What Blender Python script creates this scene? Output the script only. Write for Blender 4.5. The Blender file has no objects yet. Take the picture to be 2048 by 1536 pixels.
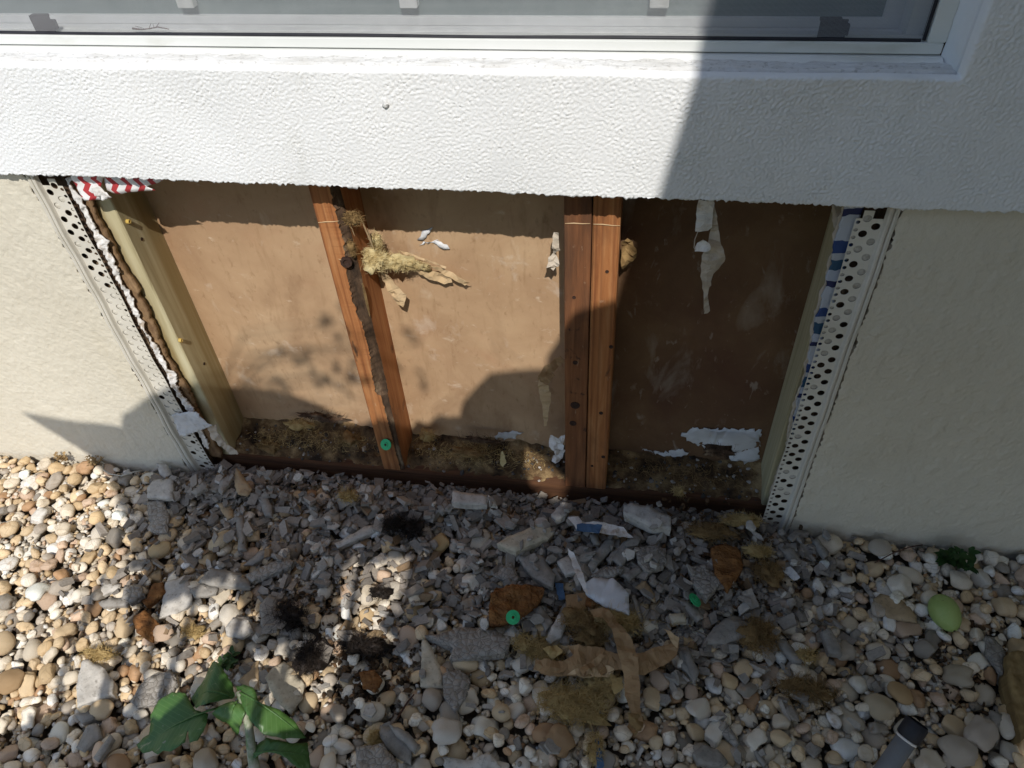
import bpy, bmesh, math, random
import numpy as np
from mathutils import Vector, Matrix, noise
random.seed(7); RNG = np.random.default_rng(7)
S = bpy.context.scene
C = S.collection

# ---------------------------------------------------------------- camera
PITCH, YAW, ROLL = [math.radians(v) for v in (44.854, 12.008, -4.207)]
FPX = 1540.0
CAM = Vector((0.35, -1.0, 1.42))
_cp, _sp, _cy, _sy = math.cos(PITCH), math.sin(PITCH), math.cos(YAW), math.sin(YAW)
FWD = Vector((-_sy*_cp, _cy*_cp, -_sp)); _r = Vector((_cy, _sy, 0)); _u = _r.cross(FWD)
RT = math.cos(ROLL)*_r + math.sin(ROLL)*_u
UP = -math.sin(ROLL)*_r + math.cos(ROLL)*_u
cd = bpy.data.cameras.new('camera'); cam = bpy.data.objects.new('camera', cd); C.objects.link(cam)
cd.sensor_width = 36; cd.lens = FPX/2048*36; cd.clip_start = 0.02; cd.clip_end = 300
m = Matrix((RT, UP, -FWD)).transposed().to_4x4(); m.translation = CAM
cam.matrix_world = m; S.camera = cam

# ---------------------------------------------------------------- light
LDIR = Vector((-0.222, 1.0, -1.2)).normalized()            # the way sunlight travels
w = bpy.data.worlds.new('World'); S.world = w; w.use_nodes = True
nt = w.node_tree; sky = nt.nodes.new('ShaderNodeTexSky'); sky.sky_type = 'NISHITA'; sky.sun_disc = False
sky.sun_elevation = math.asin(-LDIR.z); sky.sun_rotation = math.atan2(-LDIR.x, -LDIR.y)
sky.air_density = 1.0; sky.dust_density = 0.8; sky.ozone_density = 2.2
nt.links.new(sky.outputs[0], nt.nodes['Background'].inputs[0]); nt.nodes['Background'].inputs[1].default_value = 0.15
sl = bpy.data.lights.new('sun', 'SUN'); sl.energy = 3.9; sl.angle = math.radians(0.5); sl.color = (1, 0.965, 0.915)
so = bpy.data.objects.new('sun', sl); C.objects.link(so)
so.rotation_euler = LDIR.to_track_quat('-Z', 'Y').to_euler(); so.location = (2, -6, 8)
S.view_settings.view_transform = 'Standard'; S.view_settings.look = 'None'
S.view_settings.gamma = 1; S.view_settings.use_curve_mapping = False; S.view_settings.exposure = 0.13

# ---------------------------------------------------------------- helpers
def ray(px, py): return (px-1024)/FPX*RT - (py-768)/FPX*UP + FWD
def onY(px, py, Y):
    d = ray(px, py); return CAM + d*((Y-CAM.y)/d.y)
def onZ(px, py, Z):
    d = ray(px, py); return CAM + d*((Z-CAM.z)/d.z)
R1 = lambda x, y: (x/2.926, y/2.926)
R3 = lambda x, y: (600+x/2.226, 330+y/2.226)
R4 = lambda x, y: (1100+x/1.944, 330+y/1.944)
R6 = lambda x, y: (x/2.272, 860+y/2.272)
R7 = lambda x, y: (650+x/2.4147, 900+y/2.4147)
R8 = lambda x, y: (1300+x/2.738, 980+y/2.738)
Z1 = lambda x, y: (x/5.12, 320+y/5.12)
Z2 = lambda x, y: (250+x/4.8, 640+y/4.8)
Z3 = lambda x, y: (1450+x/5.12, 380+y/5.12)
Z5 = lambda x, y: (600+x/5.12, 340+y/5.12)
Z6 = lambda x, y: (1000+x/4.517, 680+y/4.517)
R0 = lambda x, y: (x, y)

def lin(c): return tuple(c)+(1,)
def mat(name, cols, scale=8, detail=6, rough=.85, stretch=(1, 1, 1), bumps=(), dist=0.0, spec=.25, rnd=True,
        layers=(), src=None, sheen=0, trans=0):
    """cols: [(pos,rgb)] ramp over noise; layers: (kind, scale, lo, hi, rgb, amount, stretch); bumps: (kind, scale, strength, distance)"""
    M = bpy.data.materials.new(name); M.use_nodes = True; t = M.node_tree; N = t.nodes; L = t.links
    b = N['Principled BSDF']; b.inputs['Roughness'].default_value = rough; b.inputs['Specular IOR Level'].default_value = spec
    tc = N.new('ShaderNodeTexCoord'); vec = tc.outputs['Object']
    if rnd:
        oi = N.new('ShaderNodeObjectInfo'); ad = N.new('ShaderNodeVectorMath'); ad.operation = 'MULTIPLY_ADD'
        cx = N.new('ShaderNodeCombineXYZ'); L.new(oi.outputs['Random'], cx.inputs[0]); L.new(oi.outputs['Random'], cx.inputs[1])
        L.new(cx.outputs[0], ad.inputs[0]); ad.inputs[1].default_value = (7, 13, 3); L.new(vec, ad.inputs[2]); vec = ad.outputs[0]
    def mapped(st):
        if tuple(st) == (1, 1, 1): return vec
        mp = N.new('ShaderNodeMapping'); mp.inputs['Scale'].default_value = st; L.new(vec, mp.inputs[0]); return mp.outputs[0]
    def tex(kind, sc, st=(1, 1, 1), det=5):
        if kind == 'vor' or kind == 'vore':
            n = N.new('ShaderNodeTexVoronoi'); n.feature = 'DISTANCE_TO_EDGE' if kind == 'vore' else 'SMOOTH_F1'
            n.inputs['Scale'].default_value = sc
            dn = N.new('ShaderNodeTexNoise'); dn.inputs['Scale'].default_value = sc*.6; L.new(mapped(st), dn.inputs[0])
            mx = N.new('ShaderNodeMixRGB'); mx.inputs[0].default_value = .35/sc if sc > 0 else .1
            mx.blend_type = 'ADD'; L.new(mapped(st), mx.inputs[1]); L.new(dn.outputs['Color'], mx.inputs[2])
            L.new(mx.outputs[0], n.inputs['Vector']); return n.outputs['Distance']
        if kind == 'wave':
            n = N.new('ShaderNodeTexWave'); n.inputs['Scale'].default_value = sc; n.inputs['Distortion'].default_value = 6
            n.inputs['Detail'].default_value = 3; n.inputs['Detail Scale'].default_value = 1.2; L.new(mapped(st), n.inputs['Vector']); return n.outputs['Fac']
        n = N.new('ShaderNodeTexNoise'); n.inputs['Scale'].default_value = sc; n.inputs['Detail'].default_value = det
        n.inputs['Roughness'].default_value = .62; n.inputs['Distortion'].default_value = dist; L.new(mapped(st), n.inputs['Vector']); return n.outputs['Fac']
    if src is None:
        rp = N.new('ShaderNodeValToRGB'); e = rp.color_ramp.elements
        while len(e) < len(cols): e.new(.5)
        for k, (p, c) in enumerate(cols): e[k].position = p; e[k].color = lin(c)
        L.new(tex('noise', scale, stretch, detail), rp.inputs[0]); col = rp.outputs[0]
    else:                                                   # tint from object colour or attribute, mottled by noise
        if src == 'object': oi2 = N.new('ShaderNodeObjectInfo'); base = oi2.outputs['Color']
        else: at = N.new('ShaderNodeAttribute'); at.attribute_name = src; base = at.outputs['Color']
        rp = N.new('ShaderNodeValToRGB'); e = rp.color_ramp.elements
        while len(e) < len(cols): e.new(.5)
        for k, (p, c) in enumerate(cols): e[k].position = p; e[k].color = lin(c)
        L.new(tex('noise', scale, stretch, detail), rp.inputs[0])
        mu = N.new('ShaderNodeMixRGB'); mu.blend_type = 'MULTIPLY'; mu.inputs[0].default_value = 1
        L.new(base, mu.inputs[1]); L.new(rp.outputs[0], mu.inputs[2]); col = mu.outputs[0]
    for (kind, sc, lo, hi, rgb, amt, st) in layers:
        r2 = N.new('ShaderNodeMapRange'); r2.inputs[1].default_value = lo; r2.inputs[2].default_value = hi; r2.inputs[4].default_value = amt
        L.new(tex(kind, sc, st), r2.inputs[0]); mx = N.new('ShaderNodeMixRGB'); L.new(r2.outputs[0], mx.inputs[0])
        L.new(col, mx.inputs[1]); mx.inputs[2].default_value = lin(rgb); col = mx.outputs[0]
    L.new(col, b.inputs['Base Color'])
    prev = None
    for (kind, sc, strg, d) in bumps:
        st = stretch
        bp = N.new('ShaderNodeBump'); bp.inputs['Strength'].default_value = strg; bp.inputs['Distance'].default_value = d
        if kind == 'noise1': L.new(tex('noise', sc), bp.inputs['Height'])
        else: L.new(tex(kind, sc, st if kind in ('noise', 'wave') else (1, 1, 1)), bp.inputs['Height'])
        if prev: L.new(prev, bp.inputs['Normal'])
        prev = bp.outputs[0]
    if prev: L.new(prev, b.inputs['Normal'])
    if trans:
        tr = N.new('ShaderNodeBsdfTranslucent'); L.new(col, tr.inputs[0]); mxs = N.new('ShaderNodeMixShader'); mxs.inputs[0].default_value = trans
        L.new(b.outputs[0], mxs.inputs[1]); L.new(tr.outputs[0], mxs.inputs[2]); L.new(mxs.outputs[0], N['Material Output'].inputs[0])
    return M

def tag(o, label=None, cat=None, group=None, kind=None):
    if label: o['label'] = label
    if cat: o['category'] = cat
    if group: o['group'] = group
    if kind: o['kind'] = kind
    return o
def empty(name, loc=(0, 0, 0)):
    o = bpy.data.objects.new(name, None); C.objects.link(o); o.location = loc; o.empty_display_size = .1; return o
def link(name, me, material=None, parent=None):
    o = bpy.data.objects.new(name, me); C.objects.link(o)
    if material and not me.materials: me.materials.append(material)
    if parent:
        o.parent = parent
        q = parent; off = Vector()
        while q: off += q.location; q = q.parent
        o.location = -off
    return o
def recenter(o):
    """origin of a top-level mesh to its base centre"""
    vs = np.empty(len(o.data.vertices)*3, np.float32); o.data.vertices.foreach_get('co', vs); vs = vs.reshape(-1, 3)
    c = (vs.min(0)+vs.max(0))/2; c[2] = vs[:, 2].min(); o.data.vertices.foreach_set('co', (vs-c).ravel()); o.location = Vector(c.tolist()); return o
def mesh(name, verts, faces, smooth=False):
    me = bpy.data.meshes.new(name); me.from_pydata([tuple(v) for v in verts], [], faces)
    if smooth: me.polygons.foreach_set('use_smooth', [True]*len(me.polygons))
    me.update(); return me
def npmesh(name, V, F, smooth=True, tint=None):
    """fast mesh from numpy; F is (n,3) or (n,4)"""
    me = bpy.data.meshes.new(name); n = len(F); k = F.shape[1]
    me.vertices.add(len(V)); me.vertices.foreach_set('co', np.asarray(V, np.float32).ravel())
    me.loops.add(n*k); me.loops.foreach_set('vertex_index', np.asarray(F, np.int32).ravel())
    me.polygons.add(n); me.polygons.foreach_set('loop_start', np.arange(0, n*k, k, dtype=np.int32))
    me.polygons.foreach_set('use_smooth', np.full(n, smooth))
    if tint is not None:
        a = me.color_attributes.new('tint', 'FLOAT_COLOR', 'POINT'); a.data.foreach_set('color', np.asarray(tint, np.float32).ravel())
    me.update(calc_edges=True); me.validate(); return me
def bm_mesh(name, bm, smooth=False):
    me = bpy.data.meshes.new(name); bm.normal_update(); bm.to_mesh(me); bm.free()
    if smooth: me.polygons.foreach_set('use_smooth', [True]*len(me.polygons))
    return me
def box(bm, x0, x1, y0, y1, z0, z1, bev=0.0):
    r = bmesh.ops.create_cube(bm, size=1); vs = r['verts']
    for v in vs: v.co = Vector((x0+(v.co.x+.5)*(x1-x0), y0+(v.co.y+.5)*(y1-y0), z0+(v.co.z+.5)*(z1-z0)))
    if bev: bmesh.ops.bevel(bm, geom=list({e for v in vs for e in v.link_edges}), offset=bev, segments=2, affect='EDGES')
def boxmesh(name, *a, bev=0.0):
    bm = bmesh.new(); box(bm, *a, bev=bev); return bm_mesh(name, bm)
def tube(bm, pts, rad, n=8, cap=True):
    pts = [Vector(p) for p in pts]; rings = []
    for i, p in enumerate(pts):
        d = (pts[min(i+1, len(pts)-1)]-pts[max(i-1, 0)]).normalized()
        a = d.cross(Vector((0, 0, 1)) if abs(d.z) < .9 else Vector((1, 0, 0))).normalized(); b = d.cross(a)
        r = rad[i] if hasattr(rad, '__len__') else rad
        rings.append([bm.verts.new(p+a*r*math.cos(2*math.pi*k/n)+b*r*math.sin(2*math.pi*k/n)) for k in range(n)])
    for A, B in zip(rings, rings[1:]):
        for k in range(n): bm.faces.new((A[k], A[(k+1) % n], B[(k+1) % n], B[k]))
    if cap: bm.faces.new(rings[0][::-1]); bm.faces.new(rings[-1])
def bandnoise(nu, nv, du, lam, width=.5, seed=0, asp=1.0):
    """band-limited noise field of wavelength lam (m) on an nu x nv grid of pitch du"""
    r = np.random.default_rng(seed); f = np.fft.fft2(r.normal(size=(nu, nv)))
    fu = np.fft.fftfreq(nu, du)[:, None]*asp; fv = np.fft.fftfreq(nv, du)[None, :]
    k = np.sqrt(fu*fu+fv*fv)+1e-9; f *= np.exp(-(np.log(k*lam)/width)**2); g = np.fft.ifft2(f).real
    return g/g.std()
def refine(poly, step):
    out = []
    for a, b in zip(poly, poly[1:]+poly[:1]):
        a = Vector(a); b = Vector(b); n = max(1, int((b-a).length/step))
        out += [a.lerp(b, i/n) for i in range(n)]
    return out
def sheet(name, poly, step=.006, bulge=None, thick=.0008, rag=.0, smooth=True):
    """a thin piece with the outline poly (3D), triangulated, bent by bulge(v)->Vector offset, with real thickness"""
    P = refine(poly, step)
    n = Vector()
    for a, b in zip(P, P[1:]+P[:1]): n += a.cross(b)
    n.normalize(); ref = UP.cross(n) if abs(n.z) < .5 else Vector((1, 0, 0))
    if rag: P = [p+Vector((random.uniform(-rag, rag), random.uniform(-rag, rag), random.uniform(-rag, rag)))-n*0 for p in P]
    bm = bmesh.new(); vs = [bm.verts.new(p) for p in P]
    es = [bm.edges.new((vs[i], vs[(i+1) % len(vs)])) for i in range(len(vs))]
    bmesh.ops.triangle_fill(bm, edges=es, normal=n, use_beauty=True)
    for it in range(3):
        le = [e for e in bm.edges if e.calc_length() > step*2.2]
        if not le: break
        bmesh.ops.subdivide_edges(bm, edges=le, cuts=1); bmesh.ops.triangulate(bm, faces=[f for f in bm.faces if len(f.verts) > 3])
    bmesh.ops.beautify_fill(bm, faces=bm.faces[:], edges=[e for e in bm.edges if len(e.link_faces) == 2])
    if bulge:
        for v in bm.verts: v.co += bulge(v.co)
    r_ = bmesh.ops.extrude_face_region(bm, geom=bm.faces[:])
    for g in r_['geom']:
        if isinstance(g, bmesh.types.BMVert): g.co -= n*thick
    bmesh.ops.recalc_face_normals(bm, faces=bm.faces[:])
    return bm_mesh(name, bm, smooth)
def nz(v, s, seed=0): return noise.noise(Vector(v)*s+Vector((seed*17.3, seed*5.1, seed*9.7)))

# ---------------------------------------------------------------- materials
m_white = mat('white_stucco_paint', [(.3, (.72, .72, .71)), (.7, (.79, .79, .78))], 4, rough=.8, rnd=False,
              layers=[('noise', 5, .58, .76, (.52, .51, .46), .55, (1, 1, .35)), ('noise', 22, .66, .76, (.50, .48, .42), .35, (1, 1, .6))], bumps=[('noise', 420, .35, .0015)])
m_joint = mat('dirty_white_caulk', [(.35, (.78, .78, .77)), (.6, (.62, .61, .58))], 30, rough=.8, rnd=False, stretch=(.4, 1, 1),
              layers=[('noise', 170, .56, .66, (.34, .32, .29), .6, (.7, 1, 1)), ('noise', 14, .55, .75, (.48, .46, .42), .5, (.3, 1, 1))], bumps=[('noise', 190, .8, .004)])
m_beige = mat('beige_stucco_paint', [(.3, (.59, .535, .425)), (.7, (.65, .595, .48))], 3, rough=.8, rnd=False,
              layers=[('noise', 4, .6, .8, (.52, .45, .32), .5, (1, 1, .5)), ('noise', 130, .70, .76, (.35, .3, .22), .35, (1, 1, 1))],
              bumps=[('noise', 110, .6, .003), ('noise', 420, .5, .0012)])
m_render = mat('broken_stucco_edge', [(.3, (.22, .17, .12)), (.7, (.40, .35, .28))], 90, bumps=[('noise', 150, .8, .003)])
m_bead = mat('cream_painted_metal', [(.3, (.58, .54, .45)), (.7, (.64, .60, .52))], 15, rough=.5, spec=.4,
             layers=[('noise', 40, .58, .75, (.48, .43, .34), .6, (1, 1, .3))], bumps=[('noise', 90, .15, .001)])
m_plug = mat('plaster_plug', [(.3, (.36, .33, .28)), (.7, (.52, .48, .42))], 60, bumps=[('noise', 200, .7, .002)])
m_alu = mat('white_window_frame', [(.3, (.66, .67, .63)), (.7, (.76, .76, .74))], 9, rough=.45, spec=.4, rnd=False, stretch=(.3, 1, 1),
            layers=[('noise', 25, .58, .75, (.5, .49, .42), .5, (.3, 1, 1))])
m_track = mat('grey_window_track', [(.3, (.60, .61, .60)), (.7, (.76, .77, .76))], 12, rough=.5, rnd=False, stretch=(.2, 1, 1))
m_black = mat('black_rubber', [(.3, (.012, .012, .016)), (.7, (.03, .03, .035))], 30, rough=.55)
m_wire = mat('grey_screen_wire', [(.3, (.36, .36, .37)), (.7, (.44, .44, .45))], 30, rough=.4)
m_glass = mat('window_glass', [(.3, (.15, .20, .195)), (.7, (.21, .26, .25))], 2, rough=.03, spec=.6, rnd=False)  # opaque: dim room and reflection put into the base colour
m_wood = mat('reddish_framing_lumber', [(.25, (.23, .080, .027)), (.5, (.36, .145, .051)), (.75, (.46, .225, .092))], 10, rough=.8, rnd=True, stretch=(9, 9, .5), dist=.6,
             layers=[('wave', 22, .6, 1, (.16, .05, .018), .5, (1, .6, .02)), ('noise', 5, .52, .72, (.07, .035, .02), .85, (1.5, 1, .5)), ('noise', 11, .62, .70, (.025, .018, .014), .85, (2, 1, .8)), ('noise', 60, .66, .74, (.5, .38, .25), .5, (1, 1, .4))],
             bumps=[('noise', 14, .4, .002), ('noise1', 120, .25, .001)])
m_wood2 = mat('stained_framing_lumber', [(.25, (.11, .045, .02)), (.5, (.20, .08, .033)), (.75, (.30, .13, .055))], 10, rough=.8, rnd=True, stretch=(9, 9, .5), dist=.6,
              layers=[('noise', 4, .46, .66, (.05, .03, .02), .8, (1.5, 1, .5)), ('noise', 16, .60, .68, (.018, .013, .011), .9, (1.3, 1, 1)), ('noise', 55, .66, .74, (.45, .34, .23), .5, (1, 1, .4))], bumps=[('noise', 14, .5, .002), ('noise1', 120, .3, .001)])
m_board = mat('brown_fibreboard', [(.3, (.14, .08, .042)), (.7, (.33, .21, .11))], 60, rough=.95, stretch=(1, 1, .4), bumps=[('noise', 90, .9, .005)])
m_rot = mat('dark_rotten_wood', [(.3, (.025, .017, .012)), (.55, (.10, .06, .035)), (.72, (.26, .19, .12))], 55, rough=.95, stretch=(1, 1, .3), bumps=[('noise', 60, .9, .006)])
m_post = mat('treated_yellow_lumber', [(.25, (.33, .27, .145)), (.5, (.47, .405, .24)), (.75, (.56, .505, .33))], 7, rough=.7, stretch=(5, 7, .35), dist=1.0,
             layers=[('wave', 13, .45, 1, (.25, .17, .06), .75, (.5, 1, .03)), ('noise', 14, .70, .78, (.16, .08, .03), .7, (1, 2, .3))], bumps=[('noise', 20, .2, .001)])
m_plate = mat('dark_wet_plate_lumber', [(.3, (.05, .022, .012)), (.7, (.14, .065, .03))], 10, rough=.75, rnd=False, stretch=(.4, 9, 9), bumps=[('noise', 14, .5, .003)])
m_ply = mat('brown_plywood', [(.25, (.33, .20, .11)), (.5, (.43, .28, .16)), (.75, (.52, .36, .215))], 5, detail=10, rough=.85, rnd=False, dist=.4,
            layers=[('noise', 3, .5, .75, (.36, .17, .09), .6, (1, 1, 1)), ('noise', 6, .55, .72, (.22, .125, .065), .7, (1, 1, .6)), ('noise', 24, .55, .74, (.27, .16, .08), .55, (2, 1, .35)), ('noise', 90, .58, .72, (.24, .14, .07), .5, (1, 1, .5)),
                    ('noise', 12, .63, .72, (.60, .50, .40), .4, (1, 1, 1)), ('noise', 28, .63, .72, (.55, .43, .31), .4, (1, 1, .5)), ('noise', 50, .64, .74, (.60, .47, .34), .6, (.6, 1, 1))],
            bumps=[('noise', 70, .3, .002)])
m_ply2 = mat('water_stained_shaded_plywood', [(.25, (.085, .045, .024)), (.5, (.14, .078, .04)), (.75, (.20, .12, .062))], 5, detail=10, rough=.85, rnd=False, dist=.5,
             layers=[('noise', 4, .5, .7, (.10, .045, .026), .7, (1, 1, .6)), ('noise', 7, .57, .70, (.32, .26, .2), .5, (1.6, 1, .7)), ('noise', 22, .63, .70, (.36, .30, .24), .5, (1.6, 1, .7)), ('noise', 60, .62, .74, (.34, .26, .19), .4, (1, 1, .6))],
             bumps=[('noise', 70, .4, .003)])  # shade of the right bay put into the colour, besides stains and crust
m_dirt = mat('dirt', [(.36, (.025, .016, .010)), (.5, (.13, .08, .038)), (.66, (.36, .25, .12))], 18, rough=1, rnd=False, bumps=[('noise', 120, .9, .006)])
m_soil = mat('soil', [(.3, (.09, .07, .048)), (.7, (.17, .135, .095))], 20, rough=1, rnd=False, bumps=[('noise', 80, .9, .01)])
m_lawn = mat('lawn', [(.3, (.035, .06, .015)), (.7, (.07, .10, .03))], 9, rough=1, rnd=False)
PEB = [(.25, (.80, .76, .70)), (.5, (1, 1, 1)), (.75, (1.08, 1.06, 1.02))]
_pl = [('noise', 45, .60, .70, (.33, .19, .08), .5, (1, 1, 1)), ('noise', 160, .60, .70, (.14, .10, .065), .5, (1, 1, 1)), ('noise', 30, .58, .74, (.16, .125, .085), .5, (1, 1, 1)), ('vore', 35, .03, .0, (.20, .13, .07), .4, (1, 1, 1))]
m_peb_o = mat('pebble_stone', PEB, 60, rough=.7, spec=.3, src='object', layers=_pl, bumps=[('noise', 55, .4, .004), ('noise', 190, .35, .0015)])
m_peb_a = mat('gravel_stone', PEB, 60, rough=.7, spec=.3, src='tint', rnd=False, layers=_pl, bumps=[('noise', 55, .4, .004), ('noise', 190, .35, .0015)])
m_rub_a = mat('crushed_render', [(.25, (.7, .68, .66)), (.75, (1.1, 1.1, 1.1))], 200, rough=.95, src='tint', rnd=False, bumps=[('noise', 300, .5, .001)])
def chipmat(name, rgb, bumps, dirt=(.10, .07, .045), amt=.5, keyed=False):
    d = tuple(c*.72 for c in rgb); h = tuple(min(.8, c*1.2) for c in rgb)
    return mat(name, [(.3, d), (.55, rgb), (.8, h)], 45, rough=.95, layers=[('noise', 28, .56, .74, dirt, amt, (1, 1, 1)), ('noise', 150, .56, .68, (.13, .11, .085), .5, (1, 1, 1))]+([('vore', 85, .05, .0, (.09, .075, .06), .8, (1, 1, 1))] if keyed else []), bumps=bumps)  # keyed: crevice shade painted into the colour along the cell edges
m_grey = chipmat('grey_stucco', (.28, .255, .22), [('noise', 70, .5, .004), ('noise', 260, .6, .0015)])
m_cob = chipmat('keyed_grey_stucco', (.31, .28, .24), [('vore', 85, .9, .006), ('noise', 260, .5, .001)], keyed=True)
m_lite = chipmat('pale_stucco', (.50, .46, .40), [('noise', 110, .5, .003), ('noise', 300, .4, .001)], amt=.35)
m_cream = chipmat('cream_plaster', (.52, .45, .33), [('noise', 60, .35, .002)], amt=.35)
m_tan = chipmat('tan_flat_stone', (.40, .29, .17), [('noise', 60, .3, .002)], amt=.3)
m_rust = mat('rotten_orange_wood', [(.3, (.10, .042, .015)), (.6, (.25, .11, .035)), (.8, (.36, .18, .06))], 50, rough=1, stretch=(.6, 1.5, 1), bumps=[('vore', 90, .8, .006), ('noise', 150, .8, .004)])
m_ins = mat('yellow_glass_wool', [(.3, (.36, .24, .09)), (.7, (.62, .46, .21))], 60, rough=1, trans=.25)
m_ins_b = mat('brown_glass_wool', [(.3, (.18, .11, .045)), (.7, (.36, .235, .10))], 60, rough=1, trans=.2)
m_inspale = mat('pale_glass_wool', [(.3, (.58, .44, .20)), (.7, (.74, .63, .36))], 60, rough=1, trans=.25)
m_kraft = mat('brown_kraft_paper', [(.3, (.28, .165, .075)), (.7, (.40, .26, .135))], 25, rough=.85, layers=[('noise', 60, .62, .74, (.14, .08, .035), .6, (1, 1, 1))], bumps=[('noise', 60, .5, .003)], trans=.1)
m_kraftl = mat('pale_kraft_paper', [(.3, (.52, .36, .19)), (.7, (.64, .47, .28))], 25, rough=.85, stretch=(1, 1, 1), bumps=[('noise', 60, .4, .002)], trans=.15)
m_hair = mat('black_fibre', [(.3, (.008, .006, .005)), (.7, (.03, .02, .014))], 80, rough=.7)
m_paper = mat('white_torn_paper', [(.3, (.60, .56, .51)), (.7, (.76, .74, .71))], 30, rough=.9, layers=[('noise', 50, .54, .66, (.40, .30, .2), .7, (1, 1, 1))], bumps=[('noise', 120, .6, .003)])
m_tanpaper = mat('tan_torn_paper', [(.3, (.40, .33, .25)), (.7, (.56, .49, .40))], 30, rough=.9, bumps=[('noise', 120, .6, .003)])
m_flake = mat('white_paint_flake', [(.3, (.50, .50, .50)), (.7, (.66, .66, .66))], 20, rough=.75, stretch=(.3, 1, 1), layers=[('noise', 50, .62, .72, (.35, .3, .26), .5, (.3, 1, 1))], bumps=[('noise', 60, .4, .002)])
m_blue = mat('blue_plastic', [(.3, (.05, .10, .18)), (.7, (.08, .15, .25))], 20, rough=.6)
m_green = mat('green_plastic', [(.3, (.03, .36, .13)), (.7, (.05, .46, .19))], 20, rough=.45)
m_fruit = mat('green_fruit_skin', [(.3, (.26, .35, .09)), (.7, (.36, .43, .15))], 18, rough=.5, spec=.4, layers=[('noise', 300, .62, .72, (.45, .5, .22), .5, (1, 1, 1)), ('noise', 45, .60, .74, (.20, .22, .06), .5, (1, 1, 1)), ('noise', 120, .70, .75, (.07, .055, .02), .7, (1, 1, 1))], bumps=[('noise', 90, .2, .002)])
m_leaf = mat('green_leaf', [(.3, (.045, .115, .024)), (.7, (.09, .19, .042))], 12, rough=.4, spec=.5, stretch=(1, 1, 1),
             layers=[('noise', 40, .64, .70, (.38, .34, .2), .7, (.4, 2, 1)), ('noise', 90, .66, .72, (.36, .33, .25), .6, (1, 1, 1))], bumps=[('noise', 30, .3, .003)], trans=.25)
_t = m_leaf.node_tree; _N = _t.nodes; _b = _N['Principled BSDF']; _old = _b.inputs['Base Color'].links[0].from_socket
_tc = _N.new('ShaderNodeTexCoord'); _sp = _N.new('ShaderNodeSeparateXYZ'); _t.links.new(_tc.outputs['Object'], _sp.inputs[0])
def _m(op, a, b=0.0):
    n = _N.new('ShaderNodeMath'); n.operation = op
    for i, v in enumerate((a, b)):
        if isinstance(v, (int, float)): n.inputs[i].default_value = v
        else: _t.links.new(v, n.inputs[i])
    return n.outputs[0]
_vein = _m('PINGPONG', _m('ADD', _sp.outputs[0], _m('MULTIPLY', _m('ABSOLUTE', _sp.outputs[1]), -.9)), .0052)
_mr = _N.new('ShaderNodeMapRange'); _mr.inputs[1].default_value = .0010; _mr.inputs[2].default_value = .0; _mr.inputs[4].default_value = .55; _t.links.new(_vein, _mr.inputs[0])
_mx = _N.new('ShaderNodeMixRGB'); _t.links.new(_mr.outputs[0], _mx.inputs[0]); _t.links.new(_old, _mx.inputs[1]); _mx.inputs[2].default_value = (.15, .25, .08, 1); _t.links.new(_mx.outputs[0], _b.inputs['Base Color'])
_bp = _N.new('ShaderNodeBump'); _bp.inputs['Strength'].default_value = .5; _bp.inputs['Distance'].default_value = .002; _t.links.new(_vein, _bp.inputs['Height']); _t.links.new(_b.inputs['Normal'].links[0].from_socket, _bp.inputs['Normal']); _t.links.new(_bp.outputs[0], _b.inputs['Normal'])
m_leaf2 = mat('dark_weed_leaf', [(.3, (.02, .05, .012)), (.7, (.04, .09, .02))], 30, rough=.5, trans=.15)
m_shrub = mat('shrub_leaf', [(.3, (.03, .07, .015)), (.7, (.06, .12, .03))], 10, rough=.5)
m_stem = mat('pale_leaf_stalk', [(.35, (.10, .16, .05)), (.65, (.36, .35, .27))], 60, rough=.7, bumps=[('noise', 90, .6, .003)])
m_dry = mat('dry_weed', [(.3, (.20, .12, .05)), (.7, (.36, .25, .12))], 50, rough=1)
m_pipe = mat('grey_pipe', [(.3, (.15, .155, .165)), (.7, (.21, .215, .225))], 20, rough=.8, layers=[('noise', 40, .55, .7, (.2, .17, .13), .6, (1, 1, 1))], bumps=[('noise', 90, .2, .001)])
m_bark = mat('weathered_brown_wood', [(.3, (.13, .08, .03)), (.7, (.28, .19, .08))], 12, rough=.95, stretch=(6, .6, 6), bumps=[('noise', 20, .7, .004)])
m_twig = mat('twig_bark', [(.3, (.06, .03, .018)), (.7, (.13, .06, .035))], 60, rough=.9)
m_cable = mat('pale_cable', [(.3, (.4, .37, .3)), (.7, (.5, .47, .4))], 40, rough=.5)
m_screw = mat('brass_screw', [(.3, (.45, .30, .06)), (.7, (.60, .42, .12))], 200, rough=.35, spec=.6)
m_nail = mat('rusty_nail', [(.3, (.02, .013, .01)), (.7, (.06, .03, .02))], 200, rough=.7)
m_cloth = mat('dark_cloth', [(.3, (.05, .06, .09)), (.7, (.09, .10, .14))], 20, rough=1)
m_roof = mat('roof_tile', [(.3, (.14, .09, .07)), (.7, (.22, .15, .11))], 6, rough=.9)
m_soffit = mat('painted_soffit', [(.3, (.64, .63, .60)), (.7, (.72, .71, .68))], 3, rough=.9)
m_side = mat('side_wall_bounce_paint', [(.3, (.58, .55, .48)), (.7, (.64, .61, .54))], 3, rough=.9, rnd=False, bumps=[('noise', 100, .4, .003)])  # kept pale so the unseen wing bounces light into the shade
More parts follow.
